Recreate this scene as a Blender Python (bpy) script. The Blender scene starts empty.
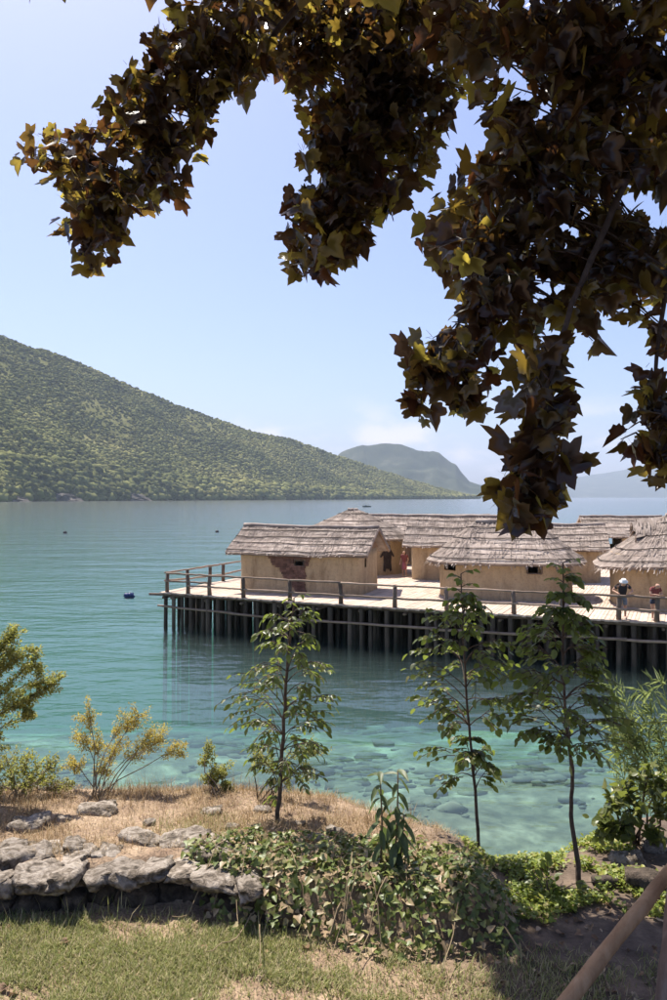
import bpy, bmesh, math, random
import numpy as np
from mathutils import Vector, Matrix, noise as mnoise

# ------------------------------------------------------------------ camera, sky, sun, exposure
sc = bpy.context.scene
CAM_Z = 7.0
F = 778.0
cam_d = bpy.data.cameras.new('camera'); cam = bpy.data.objects.new('camera', cam_d)
sc.collection.objects.link(cam); sc.camera = cam
cam.location = (0, 0, CAM_Z)
cam.rotation_euler = (math.radians(90 - 0.22), 0, 0)
cam_d.sensor_fit = 'VERTICAL'; cam_d.sensor_height = 36.0; cam_d.lens = 28.0
cam_d.clip_start = 0.05; cam_d.clip_end = 60000

SUN = Vector((-0.45, 0.75, 1.60)).normalized()          # towards the sun
SUN_EL = math.asin(SUN.z); SUN_AZ = math.atan2(SUN.x, SUN.y)
world = bpy.data.worlds.new('World'); sc.world = world; world.use_nodes = True
wn = world.node_tree; wn.nodes.clear()
w_out = wn.nodes.new('ShaderNodeOutputWorld'); w_bg = wn.nodes.new('ShaderNodeBackground')
w_sky = wn.nodes.new('ShaderNodeTexSky'); w_sky.sky_type = 'NISHITA'; w_sky.sun_disc = False
w_sky.sun_elevation = SUN_EL; w_sky.sun_rotation = SUN_AZ
w_sky.altitude = 700; w_sky.air_density = 1.0; w_sky.dust_density = 3.4; w_sky.ozone_density = 6.0
w_bg.inputs['Strength'].default_value = 0.095
# thin fair-weather cloud banks low over the horizon, all round
w_tc = wn.nodes.new('ShaderNodeTexCoord'); w_sep = wn.nodes.new('ShaderNodeSeparateXYZ'); wn.links.new(w_tc.outputs['Generated'], w_sep.inputs[0])
w_mp = wn.nodes.new('ShaderNodeMapping'); w_mp.inputs['Scale'].default_value = (1, 1, 2.2); wn.links.new(w_tc.outputs['Generated'], w_mp.inputs['Vector'])
w_n = wn.nodes.new('ShaderNodeTexNoise'); w_n.inputs['Scale'].default_value = 9.0; w_n.inputs['Detail'].default_value = 6; wn.links.new(w_mp.outputs[0], w_n.inputs['Vector'])
w_r = wn.nodes.new('ShaderNodeMapRange'); w_r.interpolation_type = 'SMOOTHSTEP'; w_r.inputs['From Min'].default_value = 0.52; w_r.inputs['From Max'].default_value = 0.70; wn.links.new(w_n.outputs['Fac'], w_r.inputs['Value'])
w_e = wn.nodes.new('ShaderNodeMapRange'); w_e.interpolation_type = 'SMOOTHSTEP'; w_e.inputs['From Min'].default_value = 0.14; w_e.inputs['From Max'].default_value = 0.05; wn.links.new(w_sep.outputs['Z'], w_e.inputs['Value'])
w_m = wn.nodes.new('ShaderNodeMath'); w_m.operation = 'MULTIPLY'; wn.links.new(w_r.outputs[0], w_m.inputs[0]); wn.links.new(w_e.outputs[0], w_m.inputs[1])
w_m2 = wn.nodes.new('ShaderNodeMath'); w_m2.operation = 'MULTIPLY'; wn.links.new(w_m.outputs[0], w_m2.inputs[0]); w_m2.inputs[1].default_value = 0.75
w_mix = wn.nodes.new('ShaderNodeMix'); w_mix.data_type = 'RGBA'; wn.links.new(w_m2.outputs[0], w_mix.inputs['Factor']); wn.links.new(w_sky.outputs[0], w_mix.inputs[6]); w_mix.inputs[7].default_value = (7.6, 7.2, 7.2, 1)
w_t = wn.nodes.new('ShaderNodeMix'); w_t.data_type = 'RGBA'; w_t.blend_type = 'MULTIPLY'; w_t.inputs['Factor'].default_value = 1.0       # faint lavender cast of the summer haze
wn.links.new(w_mix.outputs[2], w_t.inputs[6]); w_t.inputs[7].default_value = (1.07, 0.97, 1.02, 1)
wn.links.new(w_t.outputs[2], w_bg.inputs['Color']); wn.links.new(w_bg.outputs[0], w_out.inputs['Surface'])

sun_d = bpy.data.lights.new('sun', 'SUN'); sun = bpy.data.objects.new('sun', sun_d)
sc.collection.objects.link(sun)
sun_d.energy = 5.0; sun_d.angle = math.radians(0.5); sun_d.color = (1.0, 0.94, 0.84)
sun.rotation_euler = SUN.to_track_quat('Z', 'Y').to_euler()
sun.location = (-20, 30, 60)

vs = sc.view_settings
vs.view_transform = 'Standard'; vs.look = 'None'; vs.gamma = 1.0; vs.exposure = 1.0; vs.use_curve_mapping = False
sc.cycles.use_denoising = True
sc.cycles.max_bounces = 8; sc.cycles.transparent_max_bounces = 12; sc.cycles.volume_bounces = 0
sc.cycles.diffuse_bounces = 3; sc.cycles.glossy_bounces = 3; sc.cycles.transmission_bounces = 4
sc.cycles.sample_clamp_indirect = 6.0

HAZE_DENSITY = 8.0e-5

# ------------------------------------------------------------------ helpers
C = sc.collection
ORG = {}                                                 # thing -> world origin

def at(px, py, d):                                       # a point seen at that pixel, d metres away
    return Vector(((px - 333.5) / F * d, d, CAM_Z - (py - 497) / F * d))

def tag(o, label=None, cat=None, group=None, kind=None):
    if label: o['label'] = label
    if cat: o['category'] = cat
    if group: o['group'] = group
    if kind: o['kind'] = kind
    return o

def thing(name, label, cat, loc, group=None):
    o = bpy.data.objects.new(name, None); C.objects.link(o)
    o.empty_display_size = 0.2
    o.location = loc; ORG[o.name] = Vector(loc)
    return tag(o, label, cat, group)

def link_mesh(name, me, parent=None, mats=None):
    o = bpy.data.objects.new(name, me); C.objects.link(o)
    if mats:
        for m in mats: me.materials.append(m)
    if parent is not None: o.parent = parent
    return o

def origin(o):
    while o.parent is not None: o = o.parent
    return ORG.get(o.name, Vector((0, 0, 0)))

def np_mesh(name, verts, faces_flat, sizes, smooth=False, midx=None):
    me = bpy.data.meshes.new(name)
    verts = np.asarray(verts, dtype=np.float32).reshape(-1, 3)
    faces_flat = np.asarray(faces_flat, dtype=np.int32).ravel()
    sizes = np.asarray(sizes, dtype=np.int32).ravel()
    me.vertices.add(len(verts)); me.vertices.foreach_set('co', verts.ravel())
    me.loops.add(len(faces_flat)); me.loops.foreach_set('vertex_index', faces_flat)
    me.polygons.add(len(sizes))
    st = np.concatenate(([0], np.cumsum(sizes)[:-1])).astype(np.int32)
    me.polygons.foreach_set('loop_start', st); me.polygons.foreach_set('loop_total', sizes)
    me.polygons.foreach_set('use_smooth', np.full(len(sizes), bool(smooth)))
    if midx is not None: me.polygons.foreach_set('material_index', np.asarray(midx, dtype=np.int32))
    me.update(calc_edges=True); me.validate()
    return me

class MB:
    """collects shapes in world coordinates and links them as one mesh object"""
    def __init__(s): s.v = []; s.f = []; s.m = []; s.mi = 0
    def add(s, vs, fs):
        b = len(s.v); s.v += [tuple(p) for p in vs]
        for f in fs: s.f.append([i + b for i in f]); s.m.append(s.mi)
    def box(s, c, size, ax=None, ay=None):
        ax = Vector(ax).normalized() if ax is not None else Vector((1, 0, 0))
        ay = Vector(ay).normalized() if ay is not None else Vector((0, 0, 1)).cross(ax).normalized()
        az = ax.cross(ay).normalized(); c = Vector(c)
        vs = [c + ax * (i * size[0] / 2) + ay * (j * size[1] / 2) + az * (k * size[2] / 2)
              for k in (-1, 1) for j in (-1, 1) for i in (-1, 1)]
        s.add(vs, [(0, 2, 3, 1), (4, 5, 7, 6), (0, 1, 5, 4), (2, 6, 7, 3), (0, 4, 6, 2), (1, 3, 7, 5)])
    def tube(s, pts, radii, n=6, caps=True, wob=0.0, rng=None):
        pts = [Vector(p) for p in pts]
        if not hasattr(radii, '__len__'): radii = [radii] * len(pts)
        vs = []; fs = []; ref = None
        for i, p in enumerate(pts):
            t = (pts[min(i + 1, len(pts) - 1)] - pts[max(i - 1, 0)])
            if t.length < 1e-9: t = Vector((0, 0, 1))
            t.normalize()
            if ref is None: ref = t.orthogonal().normalized()
            ref = (ref - t * ref.dot(t))
            ref = ref.normalized() if ref.length > 1e-6 else t.orthogonal().normalized()
            bi = t.cross(ref)
            for k in range(n):
                a = 2 * math.pi * k / n
                r = radii[i] * (1 + (rng.uniform(-wob, wob) if wob else 0))
                vs.append(p + ref * (math.cos(a) * r) + bi * (math.sin(a) * r))
        for i in range(len(pts) - 1):
            for k in range(n):
                a = i * n + k; b = i * n + (k + 1) % n
                fs.append((a, b, b + n, a + n))
        if caps:
            fs.append(tuple(range(n - 1, -1, -1))); fs.append(tuple(range((len(pts) - 1) * n, len(pts) * n)))
        s.add(vs, fs)
    def grid(s, rows, close_u=False):
        nr = len(rows); nc = len(rows[0]); fs = []
        for i in range(nr - 1):
            for j in range(nc if close_u else nc - 1):
                k = (j + 1) % nc
                fs.append((i * nc + j, i * nc + k, (i + 1) * nc + k, (i + 1) * nc + j))
        s.add([p for r in rows for p in r], fs)
    def build(s, name, mats, parent=None, smooth=False, org=None):
        if not isinstance(mats, (list, tuple)): mats = [mats]
        o0 = org if org is not None else (origin(parent) if parent is not None else Vector((0, 0, 0)))
        v = np.array(s.v, dtype=np.float32).reshape(-1, 3) - np.array(o0, dtype=np.float32)
        me = np_mesh(name, v, [i for f in s.f for i in f], [len(f) for f in s.f], smooth, s.m)
        o = link_mesh(name, me, parent, mats)
        if org is not None and parent is None: o.location = org; ORG[o.name] = Vector(org)
        return o

# numpy value noise
_rs = np.random.RandomState(7)
_LAT = _rs.rand(256, 256)
def vnoise(x, y):
    x = np.asarray(x, dtype=float); y = np.asarray(y, dtype=float)
    xi = np.floor(x).astype(int); yi = np.floor(y).astype(int)
    fx = x - xi; fy = y - yi; fx = fx * fx * (3 - 2 * fx); fy = fy * fy * (3 - 2 * fy)
    a = _LAT[xi % 256, yi % 256]; b = _LAT[(xi + 1) % 256, yi % 256]
    c = _LAT[xi % 256, (yi + 1) % 256]; d = _LAT[(xi + 1) % 256, (yi + 1) % 256]
    return (a * (1 - fx) + b * fx) * (1 - fy) + (c * (1 - fx) + d * fx) * fy
def fbm(x, y, o=4):
    r = 0; a = 0.5
    for i in range(o):
        r = r + a * vnoise(x * 2 ** i + 17.3 * i, y * 2 ** i + 9.1 * i); a *= 0.5
    return r
def sstep(a, b, x):
    t = np.clip((x - a) / (b - a), 0, 1); return t * t * (3 - 2 * t)

# ------------------------------------------------------------------ materials
def nodes_of(name):
    m = bpy.data.materials.new(name); m.use_nodes = True
    nt = m.node_tree; nt.nodes.clear()
    out = nt.nodes.new('ShaderNodeOutputMaterial')
    return m, nt, out

def ramp(nt, fac, stops):
    r = nt.nodes.new('ShaderNodeValToRGB'); e = r.color_ramp.elements
    while len(e) > 1: e.remove(e[0])
    e[0].position = stops[0][0]; e[0].color = (*stops[0][1], 1)
    for p, c in stops[1:]:
        k = e.new(p); k.color = (*c, 1)
    nt.links.new(fac, r.inputs['Fac']); return r.outputs['Color']

def noise_tex(nt, scale, detail=4.0, rough=0.55, vec=None, stretch=None, dist=0.0):
    n = nt.nodes.new('ShaderNodeTexNoise'); n.inputs['Scale'].default_value = scale
    n.inputs['Detail'].default_value = detail; n.inputs['Roughness'].default_value = rough
    n.inputs['Distortion'].default_value = dist
    if vec is None:
        g = nt.nodes.new('ShaderNodeNewGeometry'); vec = g.outputs['Position']
    if stretch is not None:
        mp = nt.nodes.new('ShaderNodeMapping'); mp.inputs['Scale'].default_value = stretch
        nt.links.new(vec, mp.inputs['Vector']); vec = mp.outputs['Vector']
    nt.links.new(vec, n.inputs['Vector'])
    return n.outputs['Fac']

def mixc(nt, fac, a, b, mode='MIX'):
    m = nt.nodes.new('ShaderNodeMix'); m.data_type = 'RGBA'; m.blend_type = mode
    if isinstance(fac, (int, float)): m.inputs['Factor'].default_value = fac
    else: nt.links.new(fac, m.inputs['Factor'])
    for i, c in ((6, a), (7, b)):
        if isinstance(c, tuple): m.inputs[i].default_value = (*c, 1)
        else: nt.links.new(c, m.inputs[i])
    return m.outputs[2]

def bump(nt, h, strength, dist):
    b = nt.nodes.new('ShaderNodeBump'); b.inputs['Strength'].default_value = strength
    b.inputs['Distance'].default_value = dist; nt.links.new(h, b.inputs['Height']); return b.outputs['Normal']

def island(nt):
    g = nt.nodes.new('ShaderNodeNewGeometry'); return g.outputs['Random Per Island']
def objrand(nt):
    g = nt.nodes.new('ShaderNodeObjectInfo'); return g.outputs['Random']

def surf(name, stops, scale=3.0, detail=6, rough=0.9, stretch=None, bscale=None, bstr=0.4, bdist=0.02,
         vary=None, vary_amt=0.0, local=False, dist=0.0, spec=0.3):
    """matt procedural surface: colour ramp on noise, variation per piece, fine relief"""
    m, nt, out = nodes_of(name)
    vec = None
    if local:
        tc = nt.nodes.new('ShaderNodeTexCoord'); vec = tc.outputs['Object']
    fac = noise_tex(nt, scale, detail, 0.6, vec, stretch, dist)
    col = ramp(nt, fac, stops)
    if vary:
        r = island(nt) if vary == 'island' else objrand(nt)
        k = ramp(nt, r, [(0, (1 - vary_amt,) * 3), (1, (1 + vary_amt,) * 3)])
        col = mixc(nt, 1.0, col, k, 'MULTIPLY')
    p = nt.nodes.new('ShaderNodeBsdfPrincipled'); nt.links.new(col, p.inputs['Base Color'])
    p.inputs['Roughness'].default_value = rough; p.inputs['Specular IOR Level'].default_value = spec
    if bscale:
        nt.links.new(bump(nt, noise_tex(nt, bscale, 6, 0.65, vec, stretch), bstr, bdist), p.inputs['Normal'])
    nt.links.new(p.outputs[0], out.inputs['Surface'])
    return m

def leafmat(name, stops, trans, tfac=0.35, rough=0.45, vary='island', spec=0.4):
    """thin leaf: colour from the piece's own random number, light shining through"""
    m, nt, out = nodes_of(name)
    r = island(nt) if vary == 'island' else objrand(nt)
    col = ramp(nt, r, stops)
    n = noise_tex(nt, 30.0, 3)
    col = mixc(nt, 1.0, col, ramp(nt, n, [(0.3, (0.75,) * 3), (0.7, (1.2,) * 3)]), 'MULTIPLY')
    p = nt.nodes.new('ShaderNodeBsdfPrincipled'); nt.links.new(col, p.inputs['Base Color'])
    p.inputs['Roughness'].default_value = rough; p.inputs['Specular IOR Level'].default_value = spec
    t = nt.nodes.new('ShaderNodeBsdfTranslucent')
    if isinstance(trans, tuple): t.inputs['Color'].default_value = (*trans, 1)
    else: nt.links.new(ramp(nt, r, trans), t.inputs['Color'])
    mx = nt.nodes.new('ShaderNodeMixShader'); mx.inputs[0].default_value = tfac
    nt.links.new(p.outputs[0], mx.inputs[1]); nt.links.new(t.outputs[0], mx.inputs[2])
    nt.links.new(mx.outputs[0], out.inputs['Surface'])
    return m

M = {}
M['mud'] = surf('mud_plaster', [(0.25, (0.34, 0.235, 0.135)), (0.5, (0.43, 0.305, 0.175)), (0.8, (0.50, 0.37, 0.225))], 1.3, 8, 0.95,
                bscale=14, bstr=0.5, bdist=0.02, stretch=(1, 1, 0.5), vary='object', vary_amt=0.07)
def mud_mat():
    m, nt, out = nodes_of('mud_plaster')
    col = ramp(nt, noise_tex(nt, 1.3, 8, 0.6, None, (1, 1, .5)), [(0.25, (0.35, 0.25, 0.15)), (0.5, (0.44, 0.325, 0.20)), (0.8, (0.52, 0.40, 0.26))])
    col = mixc(nt, 1.0, col, ramp(nt, noise_tex(nt, 2.2, 6, 0.7, None, (1, 1, .22), .6), [(0.30, (0.62, 0.58, 0.54)), (0.48, (1.0, 1.0, 1.0)), (0.75, (1.10, 1.08, 1.05))]), 'MULTIPLY')
    col = mixc(nt, 1.0, col, ramp(nt, noise_tex(nt, 9, 8, 0.75), [(0.33, (0.70, 0.66, 0.62)), (0.45, (1.0, 1.0, 1.0)), (0.72, (1.12, 1.10, 1.06))]), 'MULTIPLY')
    p = nt.nodes.new('ShaderNodeBsdfPrincipled'); nt.links.new(col, p.inputs['Base Color']); p.inputs['Roughness'].default_value = 0.95; p.inputs['Specular IOR Level'].default_value = 0.2
    nt.links.new(bump(nt, noise_tex(nt, 7, 8, 0.7), 0.8, 0.05), p.inputs['Normal'])
    nt.links.new(p.outputs[0], out.inputs['Surface']); return m
M['mud'] = mud_mat()
M['patch'] = surf('bare_clay', [(0.2, (0.09, 0.05, 0.04)), (0.6, (0.18, 0.10, 0.075)), (0.9, (0.28, 0.17, 0.12))], 4, 6, 0.95,
                  bscale=18, bstr=0.7, bdist=0.03, vary='island', vary_amt=0.3)
M['gable'] = surf('reed_gable', [(0.2, (0.15, 0.09, 0.06)), (0.6, (0.27, 0.18, 0.12)), (0.9, (0.36, 0.26, 0.18))], 5, 6, 0.95,
                  stretch=(6, 6, 0.8), bscale=10, bstr=0.8, bdist=0.03)
M['thatch'] = surf('thatch', [(0.2, (0.15, 0.115, 0.095)), (0.5, (0.29, 0.235, 0.20)), (0.85, (0.44, 0.37, 0.32))], 2.2, 8, 0.95,
                   bscale=25, bstr=0.8, bdist=0.03, vary='island', vary_amt=0.42)
M['pole'] = surf('old_pole', [(0.2, (0.085, 0.06, 0.045)), (0.6, (0.15, 0.11, 0.085)), (0.9, (0.24, 0.185, 0.145))], 4, 6, 0.85,
                 bscale=20, bstr=0.5, bdist=0.02, stretch=(1, 1, 1), vary='object', vary_amt=0.3)
M['batten'] = surf('dark_batten', [(0.2, (0.035, 0.026, 0.02)), (0.7, (0.075, 0.055, 0.045))], 4, 5, 0.9)
M['rail'] = surf('rail_pole', [(0.2, (0.15, 0.105, 0.075)), (0.6, (0.26, 0.19, 0.145)), (0.9, (0.38, 0.30, 0.24))], 3, 6, 0.85,
                 bscale=20, bstr=0.4, bdist=0.02, vary='object', vary_amt=0.3)
M['pile'] = surf('wet_pile', [(0.2, (0.035, 0.026, 0.02)), (0.6, (0.085, 0.066, 0.052)), (0.9, (0.17, 0.14, 0.115))], 2.5, 6, 0.8,
                 stretch=(1, 1, 0.35), bscale=12, bstr=0.6, bdist=0.03, vary='object', vary_amt=0.35)
M['plank'] = surf('deck_plank', [(0.2, (0.36, 0.27, 0.21)), (0.55, (0.50, 0.40, 0.32)), (0.9, (0.62, 0.52, 0.43))], 2.0, 6, 0.9,
                  bscale=14, bstr=0.4, bdist=0.02, vary='object', vary_amt=0.16)
M['plank_many'] = surf('deck_planks', [(0.2, (0.36, 0.27, 0.21)), (0.55, (0.50, 0.40, 0.32)), (0.9, (0.62, 0.52, 0.43))], 2.0, 6, 0.9,
                  bscale=14, bstr=0.4, bdist=0.02, vary='island', vary_amt=0.16)
M['stone'] = surf('limestone', [(0.34, (0.05, 0.04, 0.03)), (0.45, (0.16, 0.13, 0.10)), (0.56, (0.30, 0.255, 0.21)), (0.74, (0.44, 0.39, 0.335))],
                  13, 10, 0.95, bscale=30, bstr=1.0, bdist=0.03, vary='object', vary_amt=0.22, dist=1.0)
M['stone_shade'] = surf('shade_toned_stone', [(0.32, (0.03, 0.022, 0.016)), (0.5, (0.085, 0.065, 0.048)), (0.75, (0.17, 0.13, 0.10))],  # darker brown copy of the stone, shade painted into the colour
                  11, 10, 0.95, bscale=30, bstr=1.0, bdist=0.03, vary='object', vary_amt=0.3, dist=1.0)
M['bark'] = surf('bark', [(0.3, (0.05, 0.035, 0.025)), (0.7, (0.13, 0.095, 0.07))], 30, 5, 0.9, bscale=60, bstr=0.6, bdist=0.004)
M['bark_dark'] = surf('dark_bark', [(0.3, (0.025, 0.018, 0.014)), (0.7, (0.06, 0.045, 0.035))], 30, 5, 0.9, bscale=60, bstr=0.6, bdist=0.004)
M['bark_pale'] = surf('pale_stem', [(0.3, (0.14, 0.10, 0.06)), (0.7, (0.26, 0.20, 0.12))], 30, 5, 0.9)
M['stake'] = surf('peeled_stake', [(0.25, (0.17, 0.09, 0.045)), (0.5, (0.34, 0.205, 0.11)), (0.8, (0.48, 0.32, 0.19))], 9, 8, 0.8,
                  stretch=(1, 1, 0.4), bscale=50, bstr=0.5, bdist=0.004, vary='object', vary_amt=0.15, dist=0.8)
M['stake_red'] = surf('barked_stake', [(0.25, (0.13, 0.08, 0.06)), (0.5, (0.24, 0.16, 0.12)), (0.8, (0.36, 0.27, 0.22))], 14, 8, 0.85,
                  stretch=(1, 1, 0.4), bscale=50, bstr=0.8, bdist=0.005, dist=0.8)
# leaves
M['maple'] = leafmat('canopy_leaf', [(0, (0.020, 0.013, 0.012)), (0.45, (0.030, 0.020, 0.014)), (0.8, (0.042, 0.034, 0.016)), (1, (0.065, 0.055, 0.02))],
                     [(0, (0.10, 0.036, 0.014)), (0.45, (0.16, 0.085, 0.02)), (0.8, (0.28, 0.19, 0.03)), (0.93, (0.40, 0.30, 0.05)), (1, (0.62, 0.50, 0.08))], 0.45, 0.30, spec=0.6)
M['maple_one'] = leafmat('canopy_leaf_single', [(0, (0.020, 0.013, 0.012)), (0.45, (0.030, 0.020, 0.014)), (0.8, (0.042, 0.034, 0.016)), (1, (0.065, 0.055, 0.02))],
                     [(0, (0.10, 0.036, 0.014)), (0.45, (0.16, 0.085, 0.02)), (0.8, (0.28, 0.19, 0.03)), (0.93, (0.40, 0.30, 0.05)), (1, (0.62, 0.50, 0.08))], 0.45, 0.30, 'object', spec=0.6)
G1 = [(0, (0.045, 0.065, 0.02)), (0.6, (0.085, 0.11, 0.032)), (0.92, (0.13, 0.15, 0.05)), (1, (0.20, 0.15, 0.06))]
M['sapling'] = leafmat('sapling_leaf', G1, (0.24, 0.30, 0.05), 0.42, 0.4)
M['sapling_one'] = leafmat('sapling_leaf_single', G1, (0.24, 0.30, 0.05), 0.42, 0.4, 'object')
M['ivy'] = leafmat('ivy_leaf', [(0, (0.08, 0.11, 0.03)), (0.45, (0.15, 0.19, 0.05)), (0.70, (0.26, 0.27, 0.09)), (0.80, (0.32, 0.25, 0.13)), (1, (0.42, 0.29, 0.18))],
                   (0.18, 0.22, 0.05), 0.3, 0.45)
M['yellow'] = leafmat('yellow_shrub_leaf', [(0, (0.22, 0.22, 0.06)), (0.5, (0.38, 0.32, 0.08)), (0.8, (0.50, 0.38, 0.10)), (1, (0.52, 0.34, 0.11))],
                      (0.58, 0.48, 0.10), 0.45, 0.6)
M['olive'] = leafmat('olive_shrub_leaf', [(0, (0.15, 0.16, 0.045)), (0.6, (0.26, 0.26, 0.075)), (1, (0.38, 0.33, 0.11))],
                     (0.42, 0.42, 0.09), 0.45, 0.6)
M['bush'] = leafmat('broad_leaf', [(0, (0.06, 0.08, 0.022)), (0.6, (0.12, 0.14, 0.04)), (1, (0.22, 0.22, 0.07))], (0.24, 0.28, 0.05), 0.35, 0.4)
M['bush_one'] = leafmat('broad_leaf_single', [(0, (0.06, 0.08, 0.022)), (0.6, (0.12, 0.14, 0.04)), (1, (0.22, 0.22, 0.07))], (0.24, 0.28, 0.05), 0.35, 0.4, 'object')
M['weed_one'] = leafmat('weed_leaf_single', [(0, (0.06, 0.08, 0.03)), (0.6, (0.10, 0.13, 0.05)), (1, (0.16, 0.19, 0.08))], (0.16, 0.22, 0.06), 0.3, 0.5, 'object')
M['feather'] = leafmat('feathery_leaf', [(0, (0.16, 0.21, 0.08)), (0.6, (0.26, 0.32, 0.13)), (1, (0.36, 0.41, 0.18))], (0.40, 0.48, 0.17), 0.4, 0.6)
M['lawn'] = leafmat('lawn_blade', [(0, (0.17, 0.20, 0.06)), (0.35, (0.27, 0.30, 0.10)), (0.55, (0.38, 0.37, 0.15)), (0.7, (0.48, 0.41, 0.23)), (1, (0.52, 0.42, 0.27))],
                    (0.28, 0.30, 0.09), 0.3, 0.6, spec=0.2)
M['straw'] = leafmat('straw_blade', [(0, (0.22, 0.15, 0.075)), (0.5, (0.38, 0.27, 0.15)), (0.9, (0.50, 0.38, 0.23)), (1, (0.20, 0.20, 0.08))],
                     (0.36, 0.24, 0.12), 0.25, 0.7, spec=0.2)
M['clover'] = leafmat('creeping_leaf', [(0, (0.10, 0.14, 0.025)), (0.6, (0.20, 0.25, 0.04)), (0.9, (0.32, 0.33, 0.07)), (1, (0.40, 0.30, 0.12))], (0.44, 0.50, 0.07), 0.35, 0.5)
M['litter'] = leafmat('dead_leaf', [(0, (0.16, 0.09, 0.05)), (0.6, (0.30, 0.19, 0.11)), (1, (0.46, 0.34, 0.22))], (0.2, 0.12, 0.06), 0.15, 0.7)

def ground_mat():
    m, nt, out = nodes_of('shore_ground')
    g = nt.nodes.new('ShaderNodeNewGeometry'); sep = nt.nodes.new('ShaderNodeSeparateXYZ')
    nt.links.new(g.outputs['Position'], sep.inputs[0])
    soil = ramp(nt, noise_tex(nt, 5, 8), [(0.3, (0.17, 0.11, 0.07)), (0.55, (0.30, 0.21, 0.135)), (0.75, (0.42, 0.31, 0.21))])
    soil = mixc(nt, 1.0, soil, ramp(nt, noise_tex(nt, 60, 4), [(0.35, (0.6,) * 3), (0.65, (1.2,) * 3)]), 'MULTIPLY')
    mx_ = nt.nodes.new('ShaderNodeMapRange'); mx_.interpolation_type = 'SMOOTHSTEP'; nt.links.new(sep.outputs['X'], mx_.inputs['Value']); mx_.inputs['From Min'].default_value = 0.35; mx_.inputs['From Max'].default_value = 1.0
    shade_soil = ramp(nt, noise_tex(nt, 7, 8), [(0.3, (0.06, 0.04, 0.028)), (0.55, (0.12, 0.085, 0.06)), (0.75, (0.21, 0.15, 0.105))])  # darker soil at right, canopy shade painted into the ground colour
    soil = mixc(nt, mx_.outputs[0], soil, shade_soil)
    bed = ramp(nt, noise_tex(nt, 0.35, 8, 0.65, None, (0.8, 1, 1), 0.5), [(0.40, (0.06, 0.052, 0.035)), (0.52, (0.15, 0.13, 0.09)), (0.66, (0.34, 0.30, 0.225))])
    bed = mixc(nt, 1.0, bed, ramp(nt, noise_tex(nt, 2.2, 6), [(0.35, (0.55,) * 3), (0.6, (1.15,) * 3)]), 'MULTIPLY')
    mr = nt.nodes.new('ShaderNodeMapRange'); nt.links.new(sep.outputs['Z'], mr.inputs['Value'])
    mr.inputs['From Min'].default_value = -0.05; mr.inputs['From Max'].default_value = 0.25
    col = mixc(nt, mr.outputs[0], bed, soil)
    p = nt.nodes.new('ShaderNodeBsdfPrincipled'); nt.links.new(col, p.inputs['Base Color'])
    p.inputs['Roughness'].default_value = 0.95
    nt.links.new(bump(nt, noise_tex(nt, 40, 6), 0.6, 0.02), p.inputs['Normal'])
    nt.links.new(p.outputs[0], out.inputs['Surface']); return m
M['ground'] = ground_mat()

def water_mat():
    m, nt, out = nodes_of('lake_water')
    n1 = noise_tex(nt, 1.05, 3, 0.5, None, (0.42, 1.0, 1.0), 0.3)
    n2 = noise_tex(nt, 0.16, 3, 0.5, None, (0.35, 1.0, 1.0), 0.2)
    n3 = noise_tex(nt, 4.0, 2, 0.5, None, (0.5, 1.0, 1.0), 0.0)
    def mul(a, k):
        x = nt.nodes.new('ShaderNodeMath'); x.operation = 'MULTIPLY'; nt.links.new(a, x.inputs[0]); x.inputs[1].default_value = k; return x.outputs[0]
    def add(a, b):
        x = nt.nodes.new('ShaderNodeMath'); x.operation = 'ADD'; nt.links.new(a, x.inputs[0]); nt.links.new(b, x.inputs[1]); return x.outputs[0]
    h = add(add(mul(n1, 0.17), mul(n2, 0.42)), mul(n3, 0.034))
    nrm = bump(nt, h, 0.75, 1.0)
    fr = nt.nodes.new('ShaderNodeFresnel'); fr.inputs['IOR'].default_value = 1.36; nt.links.new(bump(nt, h, 0.12, 1.0), fr.inputs['Normal'])
    gl = nt.nodes.new('ShaderNodeBsdfGlossy'); gl.inputs['Roughness'].default_value = 0.11; nt.links.new(nrm, gl.inputs['Normal'])
    tr = nt.nodes.new('ShaderNodeBsdfTransparent'); tr.inputs['Color'].default_value = (0.93, 0.99, 0.98, 1)
    gb = nt.nodes.new('ShaderNodeNewGeometry'); fm = nt.nodes.new('ShaderNodeMix')      # from below the surface lets nearly all light out
    nt.links.new(gb.outputs['Backfacing'], fm.inputs[0]); nt.links.new(fr.outputs[0], fm.inputs[2]); fm.inputs[3].default_value = 0.03
    mx = nt.nodes.new('ShaderNodeMixShader'); nt.links.new(fm.outputs[0], mx.inputs[0])
    nt.links.new(tr.outputs[0], mx.inputs[1]); nt.links.new(gl.outputs[0], mx.inputs[2])
    nt.links.new(mx.outputs[0], out.inputs['Surface'])
    ab = nt.nodes.new('ShaderNodeVolumeAbsorption'); ab.inputs['Color'].default_value = (0.42, 0.82, 0.74, 1); ab.inputs['Density'].default_value = 0.20
    scv = nt.nodes.new('ShaderNodeVolumeScatter'); scv.inputs['Color'].default_value = (0.76, 0.90, 0.86, 1); scv.inputs['Density'].default_value = 0.034
    ad = nt.nodes.new('ShaderNodeAddShader'); nt.links.new(ab.outputs[0], ad.inputs[0]); nt.links.new(scv.outputs[0], ad.inputs[1])
    nt.links.new(ad.outputs[0], out.inputs['Volume'])
    return m
M['water'] = water_mat()

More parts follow.
